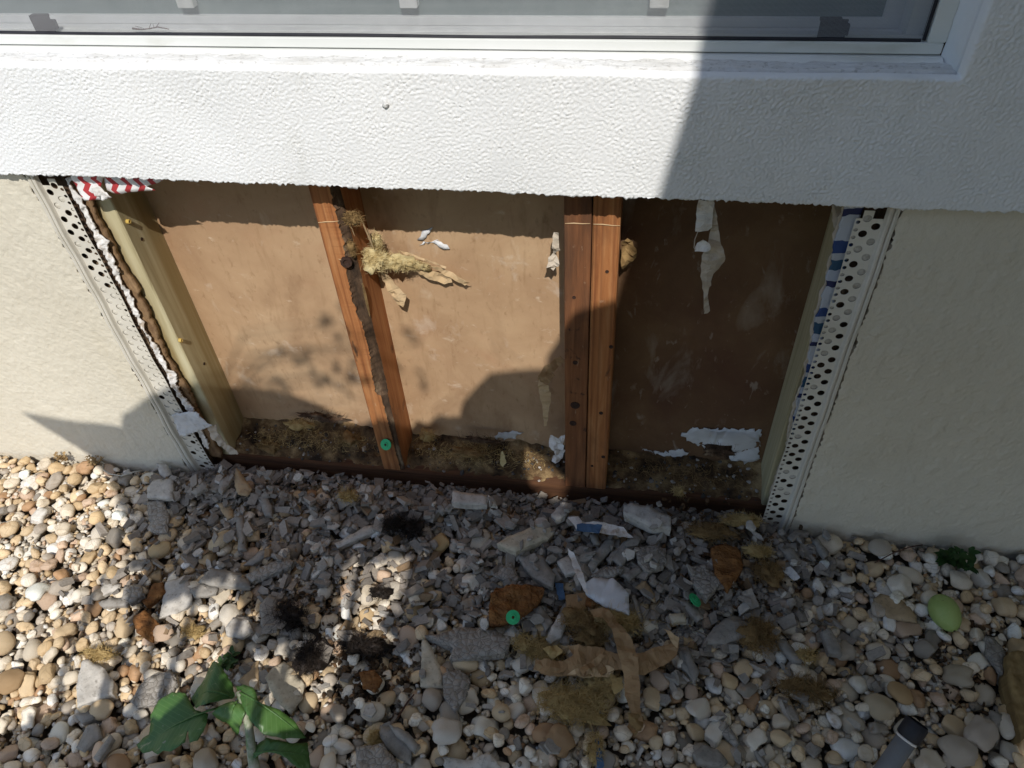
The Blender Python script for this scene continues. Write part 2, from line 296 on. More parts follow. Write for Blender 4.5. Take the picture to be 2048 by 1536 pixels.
# printed sheathing papers
def printed(name, kind):
    M = bpy.data.materials.new(name); M.use_nodes = True; t = M.node_tree; N = t.nodes; L = t.links; b = N['Principled BSDF']; b.inputs['Roughness'].default_value = .7
    tc = N.new('ShaderNodeTexCoord'); sp = N.new('ShaderNodeSeparateXYZ'); L.new(tc.outputs['Object'], sp.inputs[0])
    rp = N.new('ShaderNodeValToRGB'); rp.color_ramp.interpolation = 'CONSTANT'; e = rp.color_ramp.elements
    def mth(op, a, bb, c=None):
        n = N.new('ShaderNodeMath'); n.operation = op
        for i, v in enumerate((a, bb)):
            if isinstance(v, (int, float)): n.inputs[i].default_value = v
            else: L.new(v, n.inputs[i])
        return n.outputs[0]
    if kind == 'red':
        zz = mth('PINGPONG', mth('MULTIPLY', sp.outputs[2], 1), .011)
        f = mth('FRACT', mth('DIVIDE', mth('ADD', mth('ADD', sp.outputs[0], 1), mth('MULTIPLY', zz, .8)), .0245), 0)
        e[0].color = (.42, .035, .04, 1); e[1].position = .45; e[1].color = (.74, .72, .70, 1); L.new(f, rp.inputs[0])
    else:
        ns = N.new('ShaderNodeTexNoise'); ns.inputs['Scale'].default_value = 35; L.new(tc.outputs['Object'], ns.inputs[0])
        f = mth('FRACT', mth('ADD', mth('DIVIDE', sp.outputs[2], .125), mth('MULTIPLY', ns.outputs[0], .18)), 0)
        cols = [(0, (.42, .44, .48)), (.36, (.015, .02, .08)), (.46, (.40, .43, .5)), (.60, (.02, .07, .13)), (.76, (.40, .41, .43)), (.86, (.02, .05, .16))]
        while len(e) < len(cols): e.new(.5)
        for k, (p, c) in enumerate(cols): e[k].position = p; e[k].color = lin(c)
        L.new(f, rp.inputs[0])
    L.new(rp.outputs[0], b.inputs['Base Color']); return M
m_red = printed('red_striped_wrap', 'red'); m_bluewrap = printed('blue_printed_wrap', 'blue')

# ---------------------------------------------------------------- ground
SOILZ = 0.0
def gridmesh(name, x0, x1, y0, y1, n, z): return mesh(name, [(x0, y0, z), (x1, y0, z), (x1, y1, z), (x0, y1, z)], [(0, 1, 2, 3)])
ground = tag(link('ground', gridmesh('ground', -60, 60, -60, 60, 1, -.012), m_lawn), kind='structure')
bed = tag(link('gravel_bed', gridmesh('gravel_bed', -3, 1.5, -1.7, .2, 1, -.004), m_soil), kind='structure')

# ---------------------------------------------------------------- the house
house = tag(empty('house', (0, .02, 0)), 'white and beige stucco house wall with a hole cut open under its window', 'house')
ZB, XL, XR = .818, -.656, .707          # band's lower edge, the opening's sides
# white upper wall: one displaced skin, window hole left out
du = .0018; gx = np.arange(-1.25, 1.32, du); gz = np.arange(ZB, 1.36, du); NX, NZ = len(gx), len(gz)
h = bandnoise(NX, NZ, du, .0060, .9, 1); h2 = bandnoise(NX, NZ, du, .0042, .8, 2); hm = np.clip(1+.14*bandnoise(NX, NZ, du, .09, .7, 12), .7, 1.35); h3 = bandnoise(NX, NZ, du, .3, .5, 3)
big = np.clip(h, -1.7, 1.5)*.85+.45*np.clip(h2, -1.5, 1.5)
WX, WZ = .716, 1.0006                      # window hole corner
XX, ZZ = np.meshgrid(gx, gz, indexing='ij')
dedge = np.maximum(np.maximum(XX-WX, WZ-ZZ), 0.0); dedge = np.where((XX > WX) & (ZZ < WZ), np.hypot(XX-WX, WZ-ZZ), dedge)
fall = np.clip(dedge/.006, .35, 1)
YY = -.015 - .00062*big*fall*hm - .0012*h3 + .010*np.clip(1-dedge/.007, 0, 1)**2
rag = bandnoise(NX, 8, du, .012, .7, 5)[:, 0]; rag2 = bandnoise(NX, 8, du, .05, .7, 6)[:, 0]
ZZ = ZZ.copy(); ZZ[:, 0] += .0009*rag+.0009*rag2; ZZ[:, 1] += .0006*rag
V = np.stack([XX, YY, ZZ], -1).reshape(-1, 3)
idx = np.arange(NX*NZ).reshape(NX, NZ)
keep = ~((gx[:-1, None] < WX-du) & (gz[None, :-1] > WZ-du))
F = np.stack([idx[:-1, :-1], idx[1:, :-1], idx[1:, 1:], idx[:-1, 1:]], -1)[keep]
# underside and back return of the cut edge
nb = len(V); back = V.reshape(NX, NZ, 3)[:, 0].copy(); b1 = back+np.array([0, .012, .0025]); b2 = back.copy(); b2[:, 1] = .034; b2[:, 2] += .004
V = np.concatenate([V, b1, b2]); i0 = idx[:, 0]; i1 = nb+np.arange(NX); i2 = i1+NX
F = np.concatenate([F, np.stack([i0[:-1], i1[:-1], i1[1:], i0[1:]], -1), np.stack([i1[:-1], i2[:-1], i2[1:], i1[1:]], -1)])
up = link('upper_wall', npmesh('upper_wall', V, F), m_white, house); up['label'] = 'white rough stucco band under the window'
p = onY(772, 208, -.0165); link('scuff', sheet('scuff', [Vector((p.x+dx, -.0164, p.z+dz)) for dx, dz in ((-.004, .006), (.001, .007), (.005, .002), (.003, -.006), (-.002, -.008), (-.005, -.002))], .003, lambda v: Vector((0, -.0006*abs(nz(v, 300)), 0)), .0006, .0012), m_joint, house)
bm = bmesh.new()
box(bm, -3.2, -1.25, -.0145, .034, ZB, .985); box(bm, 1.318, 1.498, -.0145, .034, ZB, 2.9); box(bm, .72, 1.318, -.0145, .034, 1.358, 2.9)
box(bm, -3.2, -1.9, -.0145, .034, .985, 2.9); box(bm, -1.9, .72, -.0145, .034, 2.1, 2.9)
link('upper_wall', bm_mesh('upper_wall_rest', bm), m_white, house)
# caulked ledge and jamb round the window
def ledge(name, along, a0, a1, f):
    n = int((a1-a0)/.004); k = 12; V = []; F = []
    for i in range(n+1):
        for j in range(k+1):
            V.append(f(a0+(a1-a0)*i/n, j/k))
    for i in range(n):
        for j in range(k): F.append((i*(k+1)+j, (i+1)*(k+1)+j, (i+1)*(k+1)+j+1, i*(k+1)+j+1))
    return mesh(name, V, F, True)
def f_led(x, t):
    q = nz((x, t*.04, 0), 90)*.0016+nz((x, t*.04, 0), 30)*.0012
    return (x, -.0035+t*.0352, (1.0008 if t > .01 else .992)+.0028*math.sin(t*1.5)+q*(1 if .12 < t < .8 else .4))
def f_clk(x, t):
    q = nz((x, t*.03, 7), 40)*.0006
    return (x, .0135+t*.0158+q, .9990+.0072*math.sin(min(1, t*1.15)*math.pi*.5)+q)
link('caulk', ledge('caulk', 0, -1.25, .7045, f_clk), m_alu, house)
link('window_ledge', ledge('window_ledge', 0, -1.25, .7165, f_led), m_joint, house)
def f_jam(z, t):
    q = nz((z, t*.04, 3), 90)*.0014
    return ((.7165 if t > .01 else .724)-.0128*t+q, -.0035+t*.0352, z)
link('window_jamb', ledge('window_jamb', 0, .985, 1.36, f_jam), m_white, house)
# window
win = empty('window', (-.6, .03, 1.0)); win.parent = house; win.location = Vector((-.6, .03, 1.0))-house.location
fr = bmesh.new()
box(fr, -1.9, .704, .0262, .060, .994, 1.0068, .001)       # sill flange
box(fr, -1.9, .702, .0300, .056, 1.0085, 1.0225, .0012)    # bottom bar
box(fr, .682, .704, .0302, .056, 1.0225, 2.1, .0012)       # right bar
box(fr, -1.9, -1.878, .0302, .056, 1.0225, 2.1, .0012); box(fr, -1.878, .682, .0303, .056, 2.08, 2.1, .001)
link('window_frame', bm_mesh('window_frame', fr), m_alu, win)
bm = bmesh.new(); tube(bm, [(-1.87+2.545*i/60, .0345+.0004*math.sin(i*.9), 1.0245+.0005*math.sin(i*.5)) for i in range(61)], .0022, 6)
tube(bm, [(.6785, .0345, 1.0245+1.04*i/20) for i in range(21)], .0022, 6); link('spline', bm_mesh('spline', bm), m_black, win)
bm = bmesh.new()                                            # the wires of the insect screen, visible strip only
V = []; F = []
def wirebar(p, q, w):
    k = len(V); d = Vector(q)-Vector(p); s = Vector((d.z, 0, -d.x)).normalized()*w
    for P in (p, q):
        for o in (s, -s): V.append(Vector(P)+o+Vector((0, w, 0)))
        V.append(Vector(P)-Vector((0, w, 0)))
    F.extend([(k, k+1, k+4, k+3), (k+1, k+2, k+5, k+4), (k+2, k, k+3, k+5)])
for i in range(1220):
    x = -1.0+i*.00138; wob = .0006*nz((x, 0, 0), 5)
    if x < .677: wirebar((x, .0365, 1.024), (x+wob, .0365, 1.30), .00014)
for i in range(200): wirebar((-1.0, .0365, 1.0255+i*.00138), (.677, .0365, 1.0255+i*.00138), .00014)
tag(link('insect_screen', mesh('insect_screen', V, F), m_wire, win), kind='stuff')
bm = bmesh.new(); box(bm, -1.9, .68, .0565, .118, 1.004, 1.0165); box(bm, -1.9, .68, .072, .0765, 1.0165, 1.021); box(bm, .662, .682, .0565, .118, 1.0166, 2.08)
link('track', bm_mesh('track', bm), m_track, win)
bm = bmesh.new(); box(bm, -1.88, .662, .092, .112, 1.0168, 1.0285, .001); box(bm, .640, .6618, .093, .111, 1.0285, 2.08)
link('sash', bm_mesh('sash', bm), m_track, win)
link('glass_pane', boxmesh('glass_pane', -1.88, .640, .1, .104, 1.0285, 2.08), m_glass, win)
for px in (817, 1318, 372):
    p = onY(px, 17, .0855); link('glass_block', boxmesh('glass_block', p.x-.0125, p.x+.0125, .0855, .0995, p.z, p.z+.04, bev=.001), m_alu, win)
for k, px in enumerate((92, 1660)):
    p = onY(px, 84 if k else 68, .0375); bm = bmesh.new(); q = Vector((p.x, .0385, 1.0235))
    box(bm, q.x-.0165, q.x+.0165, .0388, .0405, 1.0225, 1.047, .0006); box(bm, q.x-.0165, q.x+.010, .0406, .050, 1.043, 1.0465, .0006)
    box(bm, q.x+.004, q.x+.020, .0395, .046, 1.027, 1.040, .0005)
    link('screen_clip', bm_mesh('screen_clip', bm), m_black, win)
# room behind the glass and the rest of the shell so no light leaks
bm = bmesh.new(); box(bm, -3.2, 1.498, .16, .2, -.05, 2.9); link('inner_wall', bm_mesh('inner_wall', bm), m_plate, house)

# lower beige walls
def low_wall(x0, x1, coarse0, coarse1, seed, label, edge_side, ridged):
    du = .003; gx = np.arange(x0, x1+du/2, du); gz = np.arange(-.03, .845, du); NX, NZ = len(gx), len(gz)
    a = bandnoise(NX, NZ, du, .022, .6, seed, .6); b = bandnoise(NX, NZ, du, .07, .6, seed+1, .6); c = bandnoise(NX, NZ, du, .010, .5, seed+2)
    mask = np.clip(bandnoise(NX, NZ, du, .16, .6, seed+3)*.7+.35, 0, 1)
    if ridged: hh = .0011*np.clip(1-np.abs(a)*2.2, 0, 1)*mask+.0010*np.clip(b, 0, 2)*.7+.00028*c
    else: hh = .00030*np.clip(a, -1.5, 1)+.0005*b*.6-.0011*np.clip(c-1.75, 0, 2)*mask+.00015*c-.0006*np.clip(1-np.abs(a)*3, 0, 1)*mask
    XX, ZZ = np.meshgrid(gx, gz, indexing='ij'); XX = XX.copy(); YY = -hh
    rg = bandnoise(8, NZ, du, .02, .9, seed+5)[0]*.0025+bandnoise(8, NZ, du, .1, .6, seed+6)[0]*.002
    k = -1 if edge_side > 0 else 0
    XX[k] += rg if edge_side > 0 else rg*.4; YY[k] += .001
    V = np.stack([XX, YY, ZZ], -1).reshape(-1, 3); idx = np.arange(NX*NZ).reshape(NX, NZ)
    F = np.stack([idx[:-1, :-1], idx[1:, :-1], idx[1:, 1:], idx[:-1, 1:]], -1).reshape(-1, 4)
    o = link('lower_wall', npmesh('lower_wall', V, F), m_beige, house); o['label'] = label
    link('lower_wall', boxmesh('lower_wall_rest', coarse0, coarse1, 0, .03, -.03, .845), m_beige, house)
    # broken edge of the render beside the bead
    e = V.reshape(NX, NZ, 3)[k]; b = e.copy(); b[:, 0] += edge_side*(.0035+.002*bandnoise(8, NZ, du, .015, .8, seed+8)[0]); b[:, 1] = .0075
    VV = np.concatenate([e, b]); n = NZ; i = np.arange(n-1); FF = np.stack([i, i+n, i+n+1, i+1], -1)
    if edge_side < 0: FF = FF[:, ::-1]
    link('render_edge', npmesh('render_edge', VV, FF, False), m_render, house)
low_wall(-1.45, XL-.002, -3.2, -1.45, 20, 'cream lower stucco left of the opening', 1, False)
low_wall(XR+.004, 1.35, 1.35, 1.498, 40, 'beige lower stucco right of the opening', -1, True)

# casing beads with punched flange
def bead(side, xin, label, seed):
    rnd = random.Random(seed); V = []; F = []; plugs = []
    z0, z1 = .0, .812; s = side                        # s=+1: flange runs to +x (left bead)
    def P(u, z):                                        # u: distance from the nose, into the opening
        kink = .012*max(0, 1-z/.45)**1.5 if s > 0 else -.004*max(0, 1-z/.3)
        return (xin+s*u+(kink*min(1, u/.02)), .006+.0012*math.sin(z*23+seed)+.0008*math.sin(z*61)+(.02*max(0, .12-z) if s > 0 else 0), z)
    def cell(u0, u1, za, zb, r):
        cu, cz = (u0+u1)/2, (za+zb)/2; n = 16; k = len(V)
        for i in range(n):
            a = 2*math.pi*i/n; V.append(P(cu+r*math.cos(a), cz+r*math.sin(a)))
        for i in range(n):
            a = 2*math.pi*i/n; c_, s_ = math.cos(a), math.sin(a); q = min((u1-u0)/2/max(abs(c_), 1e-6), (zb-za)/2/max(abs(s_), 1e-6))
            V.append(P(cu+q*c_, cz+q*s_))
        for i in range(n): F.append((k+i, k+(i+1) % n, k+n+(i+1) % n, k+n+i))
        for (su, sz) in ((1, 1), (-1, 1), (-1, -1), (1, -1)):   # corner triangles
            a = math.atan2(sz*(zb-za), su*(u1-u0)); lo = int(math.floor(a/(2*math.pi/n))) % n; kk = len(V)
            V.append(P(cu+su*(u1-u0)/2, cz+sz*(zb-za)/2)); F.append((k+n+lo, k+n+(lo+1) % n, kk))
        if rnd.random() < (.3 if s < 0 else (.92 if za < .58 and za > .16 else .3)): plugs.append((cu, cz, r))
    p = .0262
    def quad(u0, u1, za, zb):
        k = len(V); V.extend([P(u0, za), P(u1, za), P(u1, zb), P(u0, zb)]); F.append((k, k+1, k+2, k+3))
    quads = [(.014, .0155), ]
    z = z0
    for i in range(int((z1-z0)/p)):
        za, zb = z0+i*p, z0+(i+1)*p
        cell(.0145, .0295, za, zb, .0061); cell(.0295, .0435, za+p/2, zb+p/2, .0061)
        cell(.0435, .052, za, za+p/2, .0032); cell(.0435, .052, za+p/2, zb, .0032)
    quad(.0295, .0435, z0, z0+p/2)
    me = mesh('bead_flange', V, F); o = link('casing_bead', me, m_bead, house); o['label'] = label
    md = bmesh.new(); md.from_mesh(me); bmesh.ops.remove_doubles(md, verts=md.verts[:], dist=.0001); bmesh.ops.recalc_face_normals(md, faces=md.faces[:])
    r_ = bmesh.ops.extrude_face_region(md, geom=md.faces[:])
    for g in r_['geom']:
        if isinstance(g, bmesh.types.BMVert): g.co.y += .0007
    bmesh.ops.recalc_face_normals(md, faces=md.faces[:]); md.to_mesh(me); md.free()
    # the ridged nose
    prof = [(-.001, .004), (-.001, -.0015), (.003, -.003), (.005, -.0015), (.0055, .0015), (.007, .0015), (.0078, -.0022), (.0105, -.003), (.0125, -.0015), (.0135, .003), (.0148, .0062)]
    n = 60; V2 = []; F2 = []
    for i in range(n+1):
        zz = z0+(z1-z0)*i/n
        for (u, y) in prof: q = P(max(u, 0), zz); V2.append((q[0] if u >= 0 else xin+s*u, q[1]-.006+y, zz))
    k = len(prof)
    for i in range(n):
        for j in range(k-1): F2.append((i*k+j, i*k+j+1, (i+1)*k+j+1, (i+1)*k+j))
    link('bead_nose', mesh('bead_nose', V2, F2), m_bead, o)
    V3 = []; F3 = []
    for (cu, cz, r) in plugs:
        kk = len(V3); n = 10; V3.append(Vector(P(cu, cz))+Vector((0, .0006, 0)))
        for i in range(n): a = 2*math.pi*i/n; V3.append(Vector(P(cu+1.08*r*math.cos(a), cz+1.08*r*math.sin(a)))+Vector((0, .0018, 0)))
        for i in range(n): F3.append((kk, kk+1+i, kk+1+(i+1) % n))
    tag(link('plaster_plug', mesh('plaster_plug', V3, F3), m_plug if s < 0 else m_bead, o), kind='stuff')
bead(1, XL, 'left perforated casing bead, bent, crusted with plaster', 1)
bead(-1, XR, 'right perforated casing bead, straight and clean', 2)

# sheathing ends, wrap and torn paper behind the left bead
def ragged_strip(name, material, xa, xb, z0, z1, y, amp, seed, parent, thick=.006, n=90, lump=.003):
    """vertical strip between x = xa(z) and xb(z) with torn sides"""
    V = []; F = []; K = 7
    for i in range(n+1):
        z = z0+(z1-z0)*i/n; a = xa(z)+nz((0, 0, z), 60, seed)*amp*.4; b = xb(z)+nz((0, 1, z), 45, seed)*amp+nz((0, 2, z), 160, seed)*amp*.6
        for j in range(K+1):
            t = j/K; x = a+(b-a)*t; V.append((x, y-lump*(.2+.9*nz((x*2, 0, z), 45, seed))-lump*.9*nz((x, 4, z), 210, seed)-lump*.5*nz((x, 9, z), 90, seed), z))
    for i in range(n):
        for j in range(K): F.append((i*(K+1)+j, i*(K+1)+j+1, (i+1)*(K+1)+j+1, (i+1)*(K+1)+j))
    me = mesh(name, V, F, True); bm = bmesh.new(); bm.from_mesh(me); r_ = bmesh.ops.extrude_face_region(bm, geom=bm.faces[:])
    for g in r_['geom']:
        if isinstance(g, bmesh.types.BMVert): g.co.y += thick
    bmesh.ops.recalc_face_normals(bm, faces=bm.faces[:]); bm.to_mesh(me); bm.free()
    return link(name, me, material, parent)
fl = lambda z: XL+.051+.012*max(0, 1-z/.45)**1.5
o = ragged_strip('torn_paper', m_paper, lambda z: fl(z)+.004, lambda z: fl(z)+.015+.010*nz((0, 5, z), 9, 3)+.006*nz((0, 6, z), 31, 3), .10, .795, .0150, .009, 3, house, .003, 210, .0045)
o['label'] = 'torn white paper edge along the left bead'
o = ragged_strip('sheathing_edge', m_board, lambda z: fl(z)-.006, lambda z: fl(z)+.022+.007*nz((0, 3, z), 12, 2), .06, .80, .024, .006, 5, house, .010, 150, .0012)
link('sheathing_edge', boxmesh('sheathing_left', -1.2, XL+.052, .0165, .035, .02, .845), m_rot, house)
link('sheathing_edge', boxmesh('sheathing_right', XR-.044, 1.3, .0165, .035, .02, .845), m_rot, house)
o = ragged_strip('printed_wrap', m_bluewrap, lambda z: XR-.044, lambda z: XR-.0475-.022*max(0, min(1, (z-.30)/.42))+.002*math.sin(z*30), .30, .815, .0135, .004, 9, house, .002, 90, .0012)
o['label'] = 'blue and white printed wrap behind the right bead'
o = ragged_strip('torn_paper', m_tanpaper, lambda z: XR-.048, lambda z: XR-.0505-.021*max(0, min(1, (z-.25)/.47))+.002*math.sin(z*30), .04, .815, .0165, .005, 11, house, .002, 110, .002)
# red striped wrap under the band
def zpoly(tr, pts, Y): return [onY(*tr(*p), Y) for p in pts]
o = link('printed_wrap', sheet('printed_wrap', zpoly(Z1, [(715, 150), (1060, 150), (1030, 290), (1150, 380), (1060, 412), (870, 405), (790, 300)], .004), .004, lambda v: Vector((0, .004*nz(v, 70), 0)), .0006), m_red, house)
o['label'] = 'left fold of red striped wrap under the white band'
o = link('printed_wrap', sheet('printed_wrap', zpoly(Z1, [(1050, 160), (1690, 190), (1620, 235), (1500, 262), (1595, 312), (1380, 320), (1250, 345), (1150, 345), (1100, 310)], .008), .004, lambda v: Vector((0, .003*nz(v, 60, 3), 0)), .0006), m_red, house)
o['label'] = 'right flap of red striped wrap under the white band'
link('torn_paper', sheet('torn_paper', zpoly(Z1, [(940, 270), (1000, 255), (1060, 300), (1150, 375), (1060, 410), (1030, 380), (980, 350)], -.002), .003, lambda v: Vector((0, -.006*abs(nz(v, 120, 3)), 0)), .001, .0008), m_paper, house)
link('torn_paper', sheet('torn_paper', zpoly(Z2, [(460, 900), (560, 880), (680, 870), (760, 950), (840, 1010), (700, 1060), (600, 1100), (530, 1105), (500, 1040)], .0015), .004, lambda v: Vector((0, -.006*abs(nz(v, 90, 3))-.002*nz(v, 200), 0)), .0012, .0015), m_flake, house)['label'] = 'white plaster patch stuck low on the left bead'
link('torn_paper', sheet('torn_paper', zpoly(Z2, [(800, 1010), (880, 1000), (900, 1080), (960, 1160), (1100, 1270), (1040, 1290), (900, 1180), (830, 1130)], .012), .004, lambda v: Vector((0, -.01*abs(nz(v, 70, 8)), 0)), .001, .001), m_tanpaper, house)
link('torn_paper', sheet('torn_paper', zpoly(Z3, [(1085, 150), (1260, 165), (1240, 300), (1215, 400), (1190, 480), (1130, 420), (1100, 300)], .037), .005, lambda v: Vector((0, -.004*abs(nz(v, 60, 8)), 0)), .001, .001), m_tanpaper, house)

# plywood back, plate, studs
du = .006
ply = link('plywood_panel', boxmesh('plywood_panel', -.70, .2755, .1305, .142, .03, .90), m_ply, house); ply['label'] = 'scuffed tan plywood panel behind the left and middle bays'
ply2 = link('plywood_panel', boxmesh('plywood_panel', .277, .75, .1305, .142, .03, .90), m_ply2, house); ply2['label'] = 'water stained plywood panel behind the right bay, its shade painted in'
def lumber(name, x0, x1, y0, y1, z0, z1, seed, wob=.0012, bev=.002):
    """a board on end with slightly uneven arrises"""
    n = 50; V = []; F = []; prof = [(x0, y1), (x0, y0+bev), (x0+bev, y0), (x1-bev, y0), (x1, y0+bev), (x1, y1)]; k = len(prof)
    for i in range(n+1):
        z = z0+(z1-z0)*i/n
        for j, (x, y) in enumerate(prof):
            e = nz((j*3.1, 0, z), 30, seed)*wob if j in (1, 2, 3, 4) else 0; V.append((x+(e if j in (2, 3) else 0), y+(abs(e) if j in (1, 4) else 0), z))
    for i in range(n):
        for j in range(k): F.append((i*k+j, i*k+(j+1) % k, (i+1)*k+(j+1) % k, (i+1)*k+j))
    F.append(tuple(range(k))[::-1]); F.append(tuple(n*k+j for j in range(k)))
    return mesh(name, V, F)
post_l = link('treated_post', lumber('treated_post', -.602, -.5565, .0405, .1295, .05, .90, 1), m_post, house); post_l['label'] = 'left yellow treated post in sunlight'
post_r = link('treated_post', lumber('treated_post', .6515, .70, .0405, .1295, .02, .90, 2), m_post, house); post_r['label'] = 'right yellow treated post in shade'
# damaged left stud: its front right arris is eaten away
n = 260; V = []; F = []; x0, x1, y0, y1 = -.1855, -.136, .040, .1300
for i in range(n+1):
    z = .055+.845*i/n; bite = max(0, .015+.009*nz((0, 0, z), 8, 3)+.0025*nz((0, 0, z), 90, 4)+.003*nz((0, 0, z), 230, 4)); dep = max(.001, .012+.007*nz((0, 2, z), 9, 5)+.0022*nz((0, 3, z), 70, 5)+.0016*nz((0, 3, z), 210, 5))
    if z < .30: bite *= .55; dep *= .6
    pr = [(x0, y1), (x0, y0+.002), (x0+.002, y0), (x1-bite-.002, y0), (x1-bite, y0+.004), (x1-bite*.6, y0+dep*.6), (x1, y0+dep), (x1, y0+dep+.002), (x1, y1)]
    V += [(x+(.0010*nz((j_, 0, z), 130, 3) if j_ in (4, 5) else 0), y+.0005*nz((x*40, y, z), 50)+(.0012*nz((j_, 5, z), 120, 3) if j_ in (4, 5) else 0), z) for j_, (x, y) in enumerate(pr)]
k = 9
for i in range(n):
    for j in range(k): F.append((i*k+j, i*k+(j+1) % k, (i+1)*k+(j+1) % k, (i+1)*k+j))
me = mesh('stud', V, F); me.materials.append(m_wood); me.materials.append(m_rot)
me.polygons.foreach_set('material_index', [1 if (i % k) in (3, 4, 5) else 0 for i in range(n*k)]); me.polygons.foreach_set('use_smooth', [(i % k) in (4, 5) for i in range(n*k)])
stud_a = link('stud', me, None, house); stud_a['label'] = 'reddish stud with one rotted edge, insulation caught on it'
stud_b = link('stud', lumber('stud', .2320, .2755, .0400, .130, .055, .90, 5, .0006, .0012), m_wood2, house); stud_b['label'] = 'left stud of the doubled pair, darker stained'
stud_c = link('stud', lumber('stud', .2772, .3205, .0405, .130, .055, .90, 6, .0008, .003), m_wood, house); stud_c['label'] = 'right stud of the doubled pair, more orange'
plate = link('bottom_plate', boxmesh('bottom_plate', -.62, .69, .0395, .130, -.01, .0545, bev=.002), m_plate, house)
def disc(p, nrm, r, hgt, n=12):
    bm = bmesh.new(); q = Vector(nrm).to_track_quat('Z', 'Y').to_matrix(); p = Vector(p); R = []
    for (rr, hh) in ((r, 0), (r, hgt), (r*.55, hgt), (r*.35, hgt*.4)):
        R.append([bm.verts.new(p+q@Vector((rr*math.cos(2*math.pi*i/n), rr*math.sin(2*math.pi*i/n), hh))) for i in range(n)])
    for A, B in zip(R, R[1:]):
        for i in range(n): bm.faces.new((A[i], A[(i+1) % n], B[(i+1) % n], B[i]))
    bm.faces.new(R[-1]); return bm_mesh('screw', bm)
def at_x(px, py, X):
    d = ray(px, py); return CAM+d*((X-CAM.x)/d.x)
for (px, py) in (Z1(1310, 630), Z2(530, 195)):
    p = at_x(px, py, -.5545); link('screw', disc((-.5565, p.y, p.z), (1, 0, 0), .0042, .006), m_screw, post_l)
for (px, py) in (Z1(1455, 810), Z2(762, 420)):
    p = at_x(px, py, -.5555); link('screw_hole', disc((-.5562, p.y, p.z), (1, 0, 0), .0034, .0006), m_nail, post_l)
for (px, py, s_, r) in [R3(1367, 475)+(stud_c, .0038), R3(1385, 810)+(stud_c, .005), R3(1340, 1105)+(stud_c, .005), R3(1350, 1300)+(stud_c, .005), R3(1300, 1340)+(stud_c, .0035),
                        R3(1225, 880)+(stud_b, .006), R3(1225, 1070)+(stud_b, .012), R3(1215, 1150)+(stud_b, .009), R3(1220, 590)+(stud_b, .004)]:
    p = onY(px, py, .0395); link('nail', disc((p.x, .0402, p.z), (0, -1, 0), r*.8, .0012), m_nail, s_)
p = onY(*Z5(490, 950), .036); link('nail', disc((p.x-.004, .041, p.z), (.2, -1, .1), .0105, .006, 9), m_nail, stud_a)
# cut line scratched across the studs
for (a, b, s_) in ((Z5(185, 543), Z5(400, 525), stud_a), (R3(1180, 262), R3(1292, 262), stud_b), (R3(1306, 265), R3(1425, 272), stud_c)):
    bm = bmesh.new(); A = onY(*a, .0385); B = onY(*b, .0385); A.y = B.y = .0395; tube(bm, [A, A.lerp(B, .35)+Vector((0, 0, .0006)), A.lerp(B, .7)-Vector((0, 0, .0004)), B], [.0005, .0011, .0008, .0004], 5); link('saw_scratch', bm_mesh('saw_scratch', bm), m_kraftl, s_)
# paint left on the plywood
for pts, tr in (([(510, 1045), (560, 1020), (690, 1024), (820, 1032), (810, 1145), (760, 1156), (700, 1140), (640, 1105), (560, 1085)], R4), ([(355, 1105), (440, 1118), (510, 1100), (545, 1118), (510, 1136), (440, 1130)], R4),
                ([(1215, 700), (1235, 660), (1310, 605), (1370, 585), (1330, 640), (1260, 695)], Z5), ([(1225, 755), (1400, 720), (1430, 750), (1520, 765), (1525, 795), (1440, 790), (1395, 750)], Z5),
                ([(870, 1200), (930, 1180), (990, 1190), (960, 1215), (880, 1220)], R3)):
    link('paint_flake', sheet('paint_flake', zpoly(tr, pts, .1290), .005, lambda v: Vector((0, -.0016*abs(nz(v, 60)), 0)), .0008, .0036), m_flake, ply2 if tr is R4 else ply)

# unseen wing and eave: shade the right half, cut short to let in sky
side = link('side_wall', boxmesh('side_wall', 1.5, 1.7, -2.4, .2, -.05, 2.9), m_side, house); side['label'] = 'unseen side wing wall of the house, pale for bounce light'
bm = bmesh.new(); box(bm, .756, 1.498, -2.6, -.016, 2.45, 2.50); box(bm, .735, .7555, -2.6, -.016, 2.42, 2.58, .002)
link('eave', bm_mesh('eave', bm), m_soffit, house)
bm = bmesh.new(); V = [(.72, -2.6, 2.60), (.72, .2, 2.60), (3.2, .2, 3.75), (3.2, -2.6, 3.75)]; link('roof', sheet('roof', [Vector(v) for v in V], 1.5, None, .03), m_roof, house)

